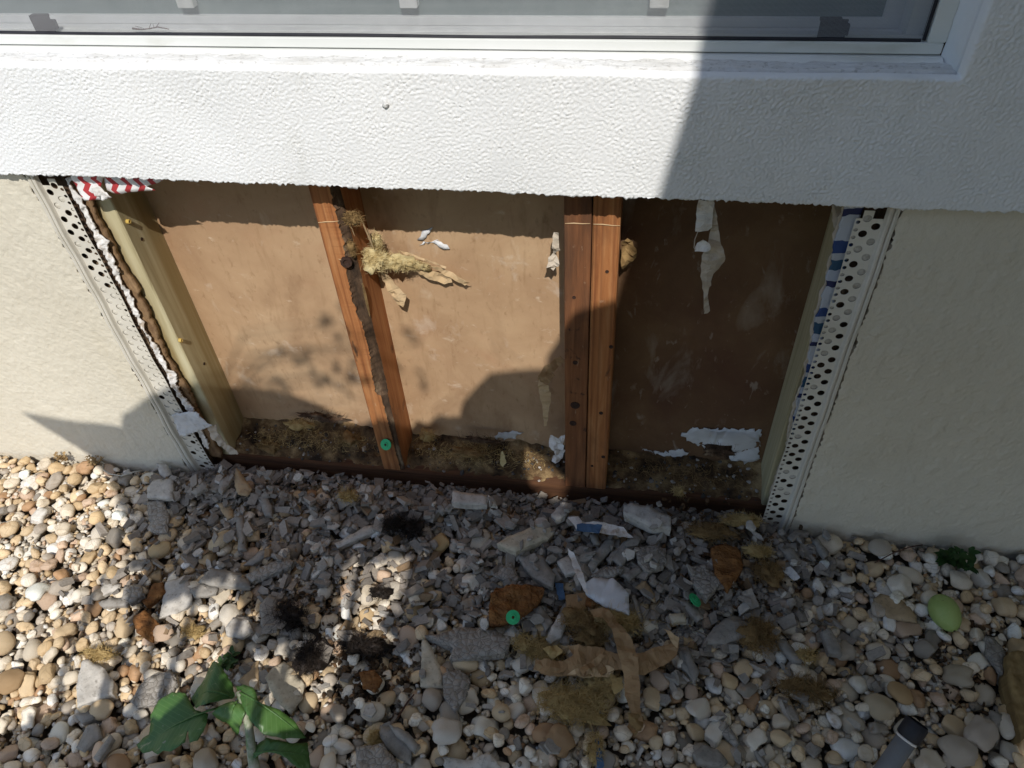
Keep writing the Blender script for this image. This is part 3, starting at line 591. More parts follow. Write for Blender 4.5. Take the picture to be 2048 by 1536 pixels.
# ---------------------------------------------------------------- gravel: stones dropped one by one onto a height field
HX0, HY0, HR = -1.75, -1.30, .0025; HNX, HNY = 1330, 560
H = np.zeros((HNX, HNY), np.float32)
yy = HY0+HR*np.arange(HNY)
H += (.004*bandnoise(HNX, HNY, HR, .35, .5, 70)).astype(np.float32)
H[:, yy > .03] = .5
xs = HX0+HR*np.arange(HNX)
outside = (xs < XL+.02) | (xs > XR-.02)
H[np.ix_(outside, yy > -.004)] = .5
def hz(x, y, r=.012, q=85):
    i, j = int((x-HX0)/HR), int((y-HY0)/HR); k = max(1, int(r/HR))
    a = H[max(0, i-k):i+k+1, max(0, j-k):j+k+1]; a = a[a < .3]
    return float(np.percentile(a, q)) if a.size else .03
def ico(sub, seed, amp, hi, boxy=0.0):
    bm = bmesh.new(); bmesh.ops.create_icosphere(bm, subdivisions=sub, radius=1)
    for v in bm.verts:
        d = v.co.normalized()
        if boxy:
            p = 2+boxy*2; q = (abs(d.x)**p+abs(d.y)**p+abs(d.z)**p)**(1/p); d = d/q
        r = 1+amp*noise.noise(d*1.0+Vector((seed*7.7, 3, seed)))+amp*hi*noise.noise(d*2.4+Vector((seed, seed*3.1, 1)))
        v.co = d*r
    V = np.array([v.co[:] for v in bm.verts], np.float32); Fc = np.array([[v.index for v in f.verts] for f in bm.faces], np.int32); bm.free()
    return V, Fc
def cutter(t, seed):
    V, F = t; r = np.random.default_rng(seed)
    if seed % 3 == 0: return V, F
    for _ in range(3 if seed % 3 == 1 else 6):
        n = r.normal(size=3); n /= np.linalg.norm(n); c = r.uniform(.62, .86) if seed % 3 == 2 else r.uniform(.74, .9); d = V @ n
        V = V-np.outer(np.maximum(d-c, 0)*.88, n).astype(np.float32)
    return V.astype(np.float32), F
PV = [ico(3, i, (.20, .34, .14, .45)[i % 4], (.1, .3, .1, .4)[i % 4], (.0, .25, 0, .5)[i % 4]) for i in range(18)]
PL = [ico(2, i, (.20, .34, .14, .45)[i % 4], (.1, .3, .1, .4)[i % 4], (.0, .25, 0, .5)[i % 4]) for i in range(18)]
PV = [cutter(t, i) for i, t in enumerate(PV)]; PL = [cutter(t, i) for i, t in enumerate(PL)]
PAL = [((.62, .53, .40), 22), ((.67, .60, .49), 18), ((.56, .42, .255), 22), ((.50, .36, .20), 10), ((.35, .21, .11), 3), ((.50, .36, .25), 10), ((.37, .315, .25), 11), ((.71, .67, .60), 9), ((.25, .22, .18), 7)]
pal = np.array([c for c, n in PAL for _ in range(n)])
def euler_mat(yaw, tx, ty):
    return np.array((Matrix.Rotation(ty, 3, 'Y') @ Matrix.Rotation(tx, 3, 'X') @ Matrix.Rotation(yaw, 3, 'Z')))
def rub_density(x, y):
    """how much crushed render covers the stones"""
    d = math.exp(-((y-.03)/.085)**2)*(1 if -.66 < x < .70 else max(0, 1-min(abs(x+.66), abs(x-.70))/.08))
    d = max(d, .34*math.exp(-(((x-.36)/.30)**2+((y+.09)/.16)**2)))
    return max(d, .07*math.exp(-(((x+.15)/.5)**2+((y+.15)/.2)**2)))
def drop(ra, rb, rc, yaw, tries, xr, yr, dens=None):
    """try a few spots, keep the one where the stone comes to rest lowest"""
    best = None; ca, sa = math.cos(yaw), math.sin(yaw); k = int(ra/HR)+1
    g = np.arange(-k, k+1)*HR; gx_, gy_ = np.meshgrid(g, g, indexing='ij')
    u = (gx_*ca+gy_*sa)/ra; v = (-gx_*sa+gy_*ca)/rb; q = 1-u*u-v*v; inside = q > .02; cap = np.where(inside, rc*np.sqrt(np.maximum(q, 0)), 0)
    for _ in range(tries):
        x = random.uniform(*xr); y = random.uniform(*yr)
        if dens and random.random() > dens(x, y): continue
        i, j = int((x-HX0)/HR), int((y-HY0)/HR)
        if i-k < 0 or j-k < 0 or i+k+1 >= HNX or j+k+1 >= HNY: continue
        w_ = H[i-k:i+k+1, j-k:j+k+1]
        zc = np.max((w_+cap)[inside]); zm = np.mean((w_+cap)[inside])
        z = .62*zc+.38*zm                                    # settles a little between its neighbours
        if best is None or z < best[0]: best = (z, x, y, i, j, w_)
    if best is None or best[0] > .3: return None
    z, x, y, i, j, w_ = best
    sel = inside & (w_ < .3)
    sx = sy = 0.0
    if sel.sum() > 6:
        A = np.stack([gx_[sel], gy_[sel], np.ones(sel.sum())], 1); co = np.linalg.lstsq(A, w_[sel], rcond=None)[0]; sx, sy = np.clip(co[:2], -.6, .6)
    top = np.where(inside & (w_ < .4), np.maximum(w_, z+cap), w_); H[i-k:i+k+1, j-k:j+k+1] = top
    return x, y, z, math.atan(sy)*.8, -math.atan(sx)*.8
stones = []
sizes = []
for _ in range(14500):
    a = min(.025, max(.0060, random.lognormvariate(math.log(.0126), .33))); sizes.append(a)
sizes.sort(key=lambda a: random.random()-a*8)
big_spots = [(R7(745, 445), .029, (.50, .43, .33)), (R7(552, 445), .025, (.46, .32, .15)), (R6(718, 535), .030, (.47, .35, .19)), (R6(1000, 505), .034, (.47, .38, .25)), (R7(588, 1360), .033, (.60, .55, .47)),
             (R8(715, 610), .030, (.36, .29, .24)), (R8(1255, 320), .030, (.47, .41, .33)), (R8(1690, 1010), .028, (.42, .35, .25)), (R8(1265, 1180), .030, (.45, .36, .24)), (R8(1370, 1110), .028, (.45, .30, .15)), (R6(50, 1130), .032, (.34, .22, .11)), (R7(1135, 1405), .027, (.33, .20, .10)), (R8(1690, 1420), .034, (.44, .38, .31)), (R8(1800, 1340), .030, (.44, .37, .30))]
for n, a in enumerate(sizes):
    rb = a*random.uniform(.62, .92); rc = rb*random.uniform(.55, .85); yaw = random.uniform(0, math.pi)
    r = drop(a, rb, rc, yaw, 5, (HX0+.03, HX0+HR*HNX-.03), (HY0+.03, .035), lambda x, y: 1-.93*min(1, rub_density(x, y)*1.25) if n > 2500 else 1)
    if r:
        c = np.minimum(.8, pal[random.randrange(len(pal))]*random.uniform(.92, 1.26)); stones.append((r, a, rb, rc, yaw, n % 18, c))
for (q, a, c) in big_spots:
    a *= .82
    p = onZ(q[0], q[1], .045); yaw = random.uniform(0, math.pi)
    r = drop(a, a*.85, a*.5, yaw, 1, (p.x, p.x+1e-4), (p.y, p.y+1e-4))
    if r: stones.append((r, a, a*.85, a*.5, yaw, random.choice((0, 1, 3, 6, 9)), np.array(c)))
FILL = []
for n in range(7500):                                       # fine gravel that ran down between the stones
    a = random.uniform(.0030, .0062); rb = a*random.uniform(.65, .95); rc = rb*random.uniform(.6, .9); yaw = random.uniform(0, math.pi)
    r = drop(a, rb, rc, yaw, 9, (-1.35, 1.3), (-.80, .03))
    if r: FILL.append((r, a, rb, rc, yaw, n % 10, np.minimum(.8, pal[random.randrange(len(pal))]*random.uniform(.8, 1.15))))
def screen(x, y, z):
    v = Vector((x, y, z))-CAM; d = v.dot(FWD); return 1024+FPX*v.dot(RT)/d, 768-FPX*v.dot(UP)/d, d
scored = []
for n, (r, a, rb, rc, yaw, k, c) in enumerate(stones):
    sx, sy, d = screen(r[0], r[1], r[2]); vis = -30 < sx < 2078 and 880 < sy < 1560
    i, j = int((r[0]-HX0)/HR), int((r[1]-HY0)/HR); bur = H[i, j]-(r[2]+rc)
    scored.append((vis, bur, a*rb/d/d, n))
top300 = set(t[3] for t in sorted([t for t in scored if t[0] and t[1] < .004], key=lambda t: -t[2])[:300])
pmeshes = [npmesh('pebble', V, F) for V, F in PV]
for me in pmeshes: me.materials.append(m_peb_o)
SV, SF, ST = [], [], []; base = 0
for n, (r, a, rb, rc, yaw, k, c) in enumerate(stones):
    Rm = euler_mat(yaw, r[3], r[4])
    if n in top300:
        o = bpy.data.objects.new('pebble', pmeshes[k]); C.objects.link(o); o.parent = bed
        M4 = Matrix(Rm.tolist()).to_4x4() @ Matrix.Diagonal((a, rb, rc, 1)); M4.translation = Vector(r[:3]); o.matrix_local = M4
        o.color = (c[0], c[1], c[2], 1)
    else:
        v_, b_, _, _ = scored[n]
        if b_ > .020: continue
        V, F = (PV if v_ and b_ < .006 else PL)[k]
        SV.append((V*np.array([a, rb, rc], np.float32)) @ Rm.T.astype(np.float32)+np.array(r[:3], np.float32)); SF.append(F+base); base += len(V)
        ST.append(np.tile(np.array([c[0], c[1], c[2], 1], np.float32), (len(V), 1)))
BITS = []
for i in range(10):
    V, F = ico(1, 30+i, .5, .6, .3); BITS.append((V*RNG.uniform(.85, 1.12, (len(V), 1)).astype(np.float32), F))
for (r, a, rb, rc, yaw, k, c) in FILL:
    V, F = BITS[k]; Rm = euler_mat(yaw, r[3], r[4]).astype(np.float32); SV.append((V*np.array([a, rb, rc], np.float32)) @ Rm.T+np.array(r[:3], np.float32)); SF.append(F+base); base += len(V); ST.append(np.tile(np.array([c[0], c[1], c[2], 1], np.float32), (len(V), 1)))
gr = link('gravel', npmesh('gravel', np.concatenate(SV), np.concatenate(SF), True, np.concatenate(ST)), m_peb_a, bed); tag(gr, kind='stuff')

# crushed render: angular bits in front of the plate and among the stones
SV, SF, ST = [], [], []; base = 0
BITS = []
for i in range(10):
    V, F = ico(1, 30+i, .5, .6, .3); BITS.append((V*RNG.uniform(.85, 1.12, (len(V), 1)).astype(np.float32), F))
SHARDS = []
for i in range(10):
    cv = np.array([(x, y, z) for x in (-1, 1) for y in (-1, 1) for z in (-1, 1)], np.float32)*RNG.uniform(.55, 1.0, (8, 3)).astype(np.float32)
    SHARDS.append((cv, np.array([(0, 1, 3), (0, 3, 2), (4, 6, 7), (4, 7, 5), (0, 4, 5), (0, 5, 1), (2, 3, 7), (2, 7, 6), (0, 2, 6), (0, 6, 4), (1, 5, 7), (1, 7, 3)], np.int32)))
for n in range(6200):
    a = max(.0028, min(.016, random.lognormvariate(math.log(.0062), .42))); rb = a*random.uniform(.5, .95); rc = rb*random.uniform(.45, .85); yaw = random.uniform(0, 6.28)
    sh_ = n % 5 < 3
    if sh_: a = min(.021, a*1.7); rb = a*random.uniform(.3, .75); rc = min(rb, a*random.uniform(.16, .34))
    r = drop(a, rb, rc, yaw, 16, (-.78, .85), (-.50, .036), rub_density)
    if r and r[1] > -.05 and r[2] > .040: continue
    if not r or (rub_density(r[0], r[1]) < .4 and r[2] > hz(r[0], r[1], .012, 60)+.003): continue
    V, F = (SHARDS if sh_ else BITS)[n % 10]; Rm = euler_mat(yaw, r[3]+random.uniform(-.4, .4), r[4]+random.uniform(-.4, .4)).astype(np.float32)
    SV.append((V*np.array([a, rb, rc], np.float32)) @ Rm.T+np.array(r[:3], np.float32)); SF.append(F+base); base += len(V)
    g = random.uniform(.17, .33); c = (g*1.08, g*.95, g*.80) if random.random() < .95 else (.24, .16, .09)
    ST.append(np.tile(np.array(c+(1,), np.float32), (len(V), 1)))
tag(link('rubble', npmesh('rubble', np.concatenate(SV), np.concatenate(SF), False, np.concatenate(ST)), m_rub_a, bed), kind='stuff')

SV, SF, ST = [], [], []; base = 0
CR = [(R8(330, 230), .060, .028), (R8(600, 420), .050, .040), (R7(1250, 820), .055, .035), (R7(1250, 960), .06, .03), (R7(190, 1110), .035, .03), (R6(700, 760), .03, .03), (R8(300, 480), .03, .03), (R7(250, 960), .06, .03), (R8(1700, 900), .05, .05), (R6(1350, 800), .05, .04)]
for n in range(2600):
    q, rx, ry = CR[n % len(CR)]; p = onZ(q[0], q[1], .05); x = random.gauss(p.x, rx); y = min(.02, random.gauss(p.y, ry)); a = max(.0018, min(.008, random.lognormvariate(math.log(.0032), .45)))
    zm_ = hz(x, y, .012, 55)
    r = drop(a, a*random.uniform(.4, .9), a*random.uniform(.3, .7), random.uniform(0, 6.28), 14, (x-.016, x+.016), (y-.016, y+.016))
    if not r or r[2] > zm_+.004: continue
    V, F = BITS[n % 10]; Rm = euler_mat(random.uniform(0, 6.28), random.uniform(-.5, .5), random.uniform(-.5, .5)).astype(np.float32)
    SV.append((V*np.array([a, a*.6, a*.45], np.float32)) @ Rm.T+np.array(r[:3], np.float32)); SF.append(F+base); base += len(V)
    g = random.uniform(.4, 1.3); c = random.choice(((.10, .055, .025), (.06, .04, .022), (.17, .10, .05), (.13, .10, .07))); ST.append(np.tile(np.array([k*g for k in c]+[1], np.float32), (len(V), 1)))
tag(link('wood_crumbs', npmesh('wood_crumbs', np.concatenate(SV), np.concatenate(SF), False, np.concatenate(ST)), m_rub_a, bed), kind='stuff')

# ---------------------------------------------------------------- dirt on the plate
def dirt_h(x, y):
    t = (y-.045)/.085; side_ = .014*math.exp(-((x+.35)/.12)**2)+.006*nz((x, y, 0), 9)
    return .054+max(0, t)**1.2*(.030+side_)+.012*nz((x, y, 1), 30)*min(1, t*3+.1)+.006*nz((x, y, 2), 80)*min(1, t*4+.2)
V, F = [], []; n, k = 240, 18
for i in range(n+1):
    for j in range(k+1):
        x = -.556+1.21*i/n; y = .041+.0893*j/k
        V.append((x, y, dirt_h(x, y)-(.006 if j == 0 else 0)))
for i in range(n):
    for j in range(k): F.append((i*(k+1)+j, (i+1)*(k+1)+j, (i+1)*(k+1)+j+1, i*(k+1)+j+1))
tag(link('dirt', mesh('dirt', V, F, True), m_dirt), 'brown dirt and dust lying along the bottom plate', 'dirt', kind='stuff')
SV, SF, ST = [], [], []; base = 0
for n in range(330):
    x = random.uniform(-.55, .645); y = random.uniform(.045, .128); a = max(.0015, min(.007, random.lognormvariate(math.log(.0028), .4)))
    V, F = BITS[n % 10]; Rm = euler_mat(random.uniform(0, 6), random.uniform(-.5, .5), random.uniform(-.5, .5)).astype(np.float32)
    SV.append((V*a*np.array([1, .8, .6], np.float32)) @ Rm.T+np.array([x, y, dirt_h(x, y)+a*.3], np.float32)); SF.append(F+base); base += len(V)
    g = random.choice((.45, .25, .15, .10, .08, .07)); ST.append(np.tile(np.array((g, g*.92, g*.82, 1), np.float32), (len(V), 1)))
tag(link('grit', npmesh('grit', np.concatenate(SV), np.concatenate(SF), False, np.concatenate(ST)), m_rub_a), 'small pale grit scattered on the bottom plate', 'grit', kind='stuff')

# ---------------------------------------------------------------- stucco fragments and other flat pieces on the gravel
def slab(tr, pts, material, thick=.012, z=None, tilt=None, rough=.0014, name='stucco_fragment', label=None, cat='rubble piece', group=None, lift=0.0, top_noise=60, keyed=False, step=.006):
    P0 = [onZ(*tr(*p), .05) for p in pts]; c = sum(P0, Vector())/len(P0)
    rr = max((p-c).length for p in P0)*.6
    zb = (hz(c.x, c.y, rr, 62) if z is None else z)+lift
    P = [onZ(*tr(*p), zb+thick*.8) for p in pts]; c = sum(P, Vector())/len(P)
    P = refine(P, step); bm = bmesh.new()
    jit = lambda p: Vector((nz(p, 90, 1), nz(p, 90, 2), 0))*.0022+Vector((nz(p, 260, 1), nz(p, 260, 2), 0))*.0009
    vs = [bm.verts.new(p+jit(p)) for p in P]; es = [bm.edges.new((vs[i], vs[(i+1) % len(vs)])) for i in range(len(vs))]
    bmesh.ops.triangle_fill(bm, edges=es, normal=(0, 0, 1), use_beauty=True)
    if not bm.faces: bm.free(); return None
    for it in range(2):
        le = [e for e in bm.edges if e.calc_length() > step*2.0]
        if not le: break
        bmesh.ops.subdivide_edges(bm, edges=le, cuts=1); bmesh.ops.triangulate(bm, faces=[f for f in bm.faces if len(f.verts) > 3])
    bmesh.ops.recalc_face_normals(bm, faces=bm.faces[:])
    if sum(f.normal.z for f in bm.faces) < 0: bmesh.ops.reverse_faces(bm, faces=bm.faces[:])
    topv = bm.verts[:]; bed_e = set(v for e in bm.edges if e.is_boundary for v in e.verts)
    r = bmesh.ops.extrude_face_region(bm, geom=bm.faces[:]); nv = [g for g in r['geom'] if isinstance(g, bmesh.types.BMVert)]
    # nv: the new (upper) cap; topv stays as the lower cap
    for v in topv:
        v.co.z -= thick; 
        if v in bed_e: v.co.x += (c.x-v.co.x)*.05; v.co.y += (c.y-v.co.y)*.05
    nvb = set(nv)
    for v in nv:
        q = v.co
        e = any((x not in nvb) for ed in v.link_edges for x in ed.verts)
        v.co = q+Vector((0, 0, rough*nz(q, top_noise, 4)*1.6+rough*.7*nz(q, top_noise*3, 5)-(.0018 if e else 0)))
        if keyed:
            d = noise.voronoi(q*75)[0]; v.co.z += .003*(d[1]-d[0])*1.2-.001
    bm.normal_update()
    tx, ty = tilt if tilt else (random.uniform(-.09, .09), random.uniform(-.09, .09))
    Rm = Matrix.Rotation(tx, 4, 'X') @ Matrix.Rotation(ty, 4, 'Y')
    for v in bm.verts: v.co = Rm @ (v.co-c)+c
    me = bm_mesh(name, bm); me.polygons.foreach_set('use_smooth', [abs(p.normal.z) > .6 for p in me.polygons])
    o = link(name, me, material); recenter(o); tag(o, label, cat, group)
    i, j = int((c.x-HX0)/HR), int((c.y-HY0)/HR); k = max(1, int(rr*.8/HR)); a = H[i-k:i+k, j-k:j+k]
    np.maximum(a, np.where(a < .3, zb+thick*.9, a), out=a)
    return o
G = 'stucco fragments knocked off onto the gravel'
SL = [
 (R6, [(665, 262), (700, 225), (790, 222), (785, 312), (665, 302)], m_lite, .014, 'square pale grey stucco fragment nearest the foot of the left bead'),
 (R6, [(662, 322), (740, 315), (768, 390), (760, 468), (680, 458)], m_cob, .014, 'upright grey stucco fragment touching the square one below the left bead'),
 (R6, [(1075, 170), (1145, 262), (1120, 300), (1080, 290), (1062, 232)], m_tan, .005, 'tan pointed fragment standing up against the crushed render'),
 (R6, [(990, 278), (1000, 225), (1045, 195), (1057, 215), (1010, 288)], m_grey, .010, 'slim grey stick of stucco left of the tan pointed fragment'),
 (R6, [(868, 278), (935, 225), (942, 262), (890, 292)], m_grey, .010, 'small grey wedge below the foot of the left bead'),
 (R6, [(985, 332), (1050, 322), (1062, 392), (1030, 408)], m_tan, .006, 'tan chip with green plastic under its edge'),
 (R6, [(1070, 390), (1105, 388), (1113, 540), (1080, 545)], m_grey, .012, 'narrow upright grey stucco stick between tan stones'),
 (R6, [(1168, 300), (1208, 294), (1236, 350), (1232, 386), (1200, 388)], m_grey, .013, 'rounded grey fragment right of the tan pointed one'),
 (R6, [(712, 150), (760, 156), (782, 195), (745, 218), (720, 190)], m_lite, .007, 'pale chip beside the thin cable at the wall foot'),
 (R6, [(1098, 608), (1180, 545), (1228, 530), (1216, 566), (1150, 608)], m_grey, .010, 'grey sliver pointing up right above the keyed strip'),
 (R6, [(1112, 655), (1180, 620), (1290, 573), (1340, 590), (1320, 615), (1260, 645), (1140, 688)], m_cob, .016, 'long strip fragment with tile like keyed pattern'),
 (R6, [(900, 690), (960, 625), (1060, 640), (1130, 680), (1135, 712), (1050, 712), (960, 705)], m_grey, .013, 'wide grey fragment half in a sun patch left of the keyed strip'),
 (R6, [(735, 770), (752, 690), (845, 660), (872, 720), (872, 790), (800, 830), (720, 852)], m_lite, .012, 'pale trapezoid fragment half sunlit beside the orange rotten wood'),
 (R6, [(860, 722), (910, 700), (990, 710), (980, 745), (880, 758)], m_grey, .010, 'low grey chip right of the pale trapezoid fragment'),
 (R6, [(430, 740), (480, 690), (552, 690), (540, 722), (450, 758)], m_lite, .010, 'pale split fragment, upper one at the sunlit edge'),
 (R6, [(440, 778), (500, 755), (600, 772), (572, 802), (455, 802)], m_grey, .010, 'grey flat fragment, lower one at the sunlit edge'),
 (R6, [(565, 705), (638, 695), (652, 740), (592, 782), (550, 765)], m_cob, .018, 'knobbly grey fragment left of the orange rotten wood'),
 (R6, [(345, 1162), (372, 1045), (400, 1040), (470, 1080), (515, 1140), (510, 1195), (350, 1258)], m_lite, .030, 'big pale block of stucco in sunlight above the green leaves'),
 (R6, [(1025, 900), (1060, 850), (1130, 858), (1148, 910), (1100, 942), (1030, 932)], m_lite, .012, 'whitish fragment glowing in the small sun patch'),
 (R6, [(1178, 795), (1220, 745), (1256, 760), (1250, 872), (1190, 905)], m_grey, .013, 'grey wedge left of the large black fibre tuft'),
 (R6, [(590, 1230), (660, 1130), (780, 1088), (808, 1150), (760, 1205), (720, 1240), (620, 1262)], m_cob, .016, 'sunlit knobbly fragment above the green leaves'),
 (R6, [(790, 1130), (806, 1112), (812, 1190), (755, 1198)], m_cream, .008, 'cream chip leaning on the sunlit knobbly fragment'),
 (R6, [(1205, 1130), (1240, 1080), (1285, 1048), (1330, 1080), (1382, 1150), (1370, 1220), (1322, 1292), (1240, 1212)], m_cream, .008, 'smooth cream shell shaped fragment right of the green leaves'),
 (R6, [(1080, 1140), (1172, 1030), (1178, 1182), (1120, 1172)], m_tan, .006, 'brown triangular fragment left of the shell shaped one'),
 (R6, [(330, 1295), (420, 1270), (432, 1310), (370, 1332)], m_grey, .012, 'grey chip in shade under the big pale block'),
 (R6, [(340, 1440), (400, 1340), (440, 1330), (462, 1390), (380, 1462)], m_grey, .014, 'grey lump left of the green leaves'),
 (R6, [(422, 1485), (500, 1380), (514, 1400), (442, 1508)], m_grey, .012, 'slanting grey stick just left of the torn leaf tip'),
 (R6, [(555, 622), (600, 590), (682, 588), (642, 630), (590, 642)], m_grey, .008, 'bluish grey flake at the edge of the sunlit stones'),
 (R7, [(616, 195), (725, 208), (785, 214), (782, 262), (690, 262), (615, 256)], m_lite, .020, 'brick like grey stucco bar on the crushed render'),
 (R7, [(786, 215), (815, 235), (832, 268), (792, 264)], m_lite, .012, 'pale chip at the right end of the brick like bar'),
 (R7, [(538, 292), (580, 235), (597, 262), (572, 302)], m_grey, .012, 'grey wedge left of the brick like bar'),
 (R7, [(45, 452), (190, 370), (235, 358), (242, 390), (150, 430), (60, 472)], m_lite, .016, 'long pale stick of stucco left of the black fibre tuft'),
 (R7, [(830, 458), (880, 420), (960, 388), (1010, 360), (1075, 350), (1110, 390), (1080, 422), (990, 460), (920, 492)], m_cream, .024, 'large flat cream plaster chunk in the middle of the debris'),
 (R7, [(1092, 312), (1150, 240), (1192, 250), (1162, 320), (1112, 342)], m_lite, .018, 'pale lump between the cream chunk and the blue plastic'),
 (R7, [(1442, 258), (1480, 250), (1560, 268), (1670, 325), (1672, 385), (1580, 372), (1440, 302)], m_lite, .028, 'biggest grey stucco block below the right bay'),
 (R7, [(1118, 532), (1180, 500), (1232, 590), (1160, 602)], m_lite, .012, 'pale fragment touching the white paper spike'),
 (R7, [(1190, 480), (1240, 448), (1292, 470), (1282, 540), (1230, 572)], m_grey, .014, 'blunt grey fragment at the left of the fan of sticks'),
 (R7, [(1268, 555), (1300, 500), (1370, 418), (1402, 430), (1380, 482), (1290, 584)], m_grey, .013, 'longest of the fan of grey stucco sticks'),
 (R7, [(1358, 525), (1420, 450), (1437, 470), (1380, 548)], m_grey, .010, 'thin stick in the middle of the fan'),
 (R7, [(1388, 525), (1440, 440), (1500, 400), (1532, 420), (1430, 562)], m_grey, .014, 'right hand stick of the fan under the blue plastic'),
 (R7, [(1278, 400), (1310, 398), (1327, 452), (1295, 458)], m_grey, .010, 'short upright stick touching the blue plastic'),
 (R7, [(1278, 608), (1350, 558), (1440, 570), (1400, 612)], m_cob, .012, 'flat grey piece below the fan of sticks'),
 (R7, [(1438, 602), (1520, 550), (1534, 580), (1470, 628)], m_grey, .011, 'low stick right of the flat grey piece'),
 (R7, [(1500, 470), (1600, 455), (1650, 500), (1640, 560), (1560, 590), (1510, 540)], m_cob, .016, 'round knobbly grey fragment right of the fan'),
 (R7, [(928, 502), (1050, 500), (1112, 600), (1100, 668), (1020, 622), (960, 560)], m_grey, .016, 'dirty grey slab above the orange rotten chunk'),
 (R7, [(808, 602), (900, 540), (942, 622), (920, 642)], m_cob, .012, 'grey triangular fragment left of the dirty slab'),
 (R7, [(478, 892), (560, 880), (640, 852), (760, 850), (900, 900), (890, 950), (870, 980), (740, 1000), (650, 1015), (600, 1010), (620, 950)], m_cob, .024, 'largest cobbled grey fragment in the middle of the gravel'),
 (R7, [(468, 890), (500, 930), (560, 1050), (572, 1150), (458, 1142)], m_cream, .014, 'cream upright triangular fragment left of the cobbled one'),
 (R7, [(568, 1085), (600, 1060), (650, 1055), (702, 1100), (692, 1180), (630, 1262), (573, 1195)], m_cob, .022, 'six sided grey lump right of the cream triangle'),
 (R7, [(262, 1322), (330, 1342), (422, 1442), (412, 1522), (330, 1472), (262, 1382)], m_grey, .014, 'lower of two stacked grey slabs near the bottom edge'),
 (R7, [(300, 1318), (400, 1360), (455, 1422), (430, 1452), (340, 1380)], m_grey, .022, 'upper of two stacked grey slabs near the bottom edge'),
 (R7, [(145, 1432), (280, 1413), (352, 1512), (330, 1560), (150, 1560)], m_cob, .022, 'cobbled grey fragment cut by the bottom edge'),
 (R7, [(552, 1470), (700, 1500), (790, 1460), (852, 1532), (590, 1566)], m_lite, .012, 'pale flat fragment at the middle of the bottom edge'),
 (R7, [(1068, 908), (1130, 788), (1182, 800), (1142, 900), (1090, 932)], m_lite, .014, 'pale oblong fragment right of the green washer'),
 (R7, [(1478, 700), (1500, 690), (1545, 860), (1512, 800)], m_grey, .012, 'long grey sliver right of the white plaster'),
 (R7, [(1500, 660), (1540, 620), (1592, 690), (1597, 738)], m_tan, .006, 'tan flat chip right of the white plaster'),
 (R7, [(1698, 720), (1760, 730), (1832, 802), (1800, 822)], m_grey, .012, 'grey wedge lying against the right green washer'),
 (R7, [(1660, 790), (1740, 788), (1747, 826), (1680, 832)], m_cream, .014, 'cream nugget below the right green washer'),
 (R7, [(1708, 962), (1750, 940), (1797, 1050), (1792, 1122), (1720, 1042)], m_grey, .012, 'grey spearhead fragment beside the bent kraft paper'),
 (R7, [(718, 705), (770, 690), (742, 765)], m_grey, .010, 'small grey triangle left of the orange rotten chunk'),
 (R7, [(1000, 760), (1040, 740), (1100, 830), (1070, 870)], m_grey, .012, 'grey piece under the right end of the orange rotten chunk'),
 (R8, [(208, 412), (300, 400), (392, 500), (312, 602), (230, 500)], m_cob, .020, 'cracked hexagon patterned fragment beside the brown bark'),
 (R8, [(288, 842), (350, 750), (420, 698), (542, 720), (542, 800), (410, 842)], m_grey, .014, 'broad grey fragment left of the right hand brown wool'),
 (R8, [(688, 812), (740, 810), (842, 922), (832, 952), (780, 942)], m_grey, .012, 'grey arrow shaped fragment right of the brown wool'),
 (R8, [(938, 772), (990, 753), (1052, 860), (1052, 902), (980, 892)], m_grey, .018, 'blue grey oblong in the middle of the right hand pebbles'),
 (R8, [(1222, 592), (1260, 560), (1362, 580), (1430, 640), (1464, 690), (1462, 728), (1300, 702)], m_tan, .008, 'large flat tan oval left of the green fruit'),
 (R8, [(1240, 500), (1270, 490), (1352, 560), (1342, 588), (1250, 560)], m_lite, .008, 'pale chip behind the flat tan oval'),
 (R8, [(1838, 792), (1890, 800), (1952, 890), (1932, 1012), (1840, 882)], m_cob, .014, 'pointed keyed fragment below right of the green fruit'),
 (R8, [(233, 1440), (300, 1390), (372, 1410), (432, 1482), (400, 1512), (260, 1502)], m_grey, .014, 'grey fragment at the bottom edge left of the pipe'),
 (R8, [(378, 1242), (430, 1280), (492, 1380), (472, 1412), (400, 1332)], m_cob, .012, 'long keyed fragment low in the middle right pebbles'),
 (R8, [(178, 870), (202, 860), (272, 990), (242, 1072)], m_grey, .010, 'narrow grey blade right of the long kraft paper'),
 (R8, [(18, 300), (80, 330), (92, 390), (30, 402)], m_cob, .014, 'rounded grey fragment above the cracked one'),
 (R8, [(1870, 1200), (1932, 1220), (1902, 1392), (1878, 1342)], m_grey, .010, 'grey plate on edge right of the pipe'),
 (R8, [(548, 1400), (580, 1398), (642, 1492), (620, 1514)], m_grey, .009, 'slim grey shard at the bottom edge left of the pipe'),
 (R8, [(890, 275), (920, 255), (985, 340), (960, 372)], m_grey, .012, 'grey leaf shaped fragment near the foot of the right bead'),
 (R8, [(700, 312), (790, 318), (822, 380), (770, 382)], m_grey, .010, 'flat grey flake just below the right bead'),
]
for tr, pts, mt, th, lab in SL:
    slab(tr, pts, mt, th, label=lab, group=G, keyed=mt is m_cob)
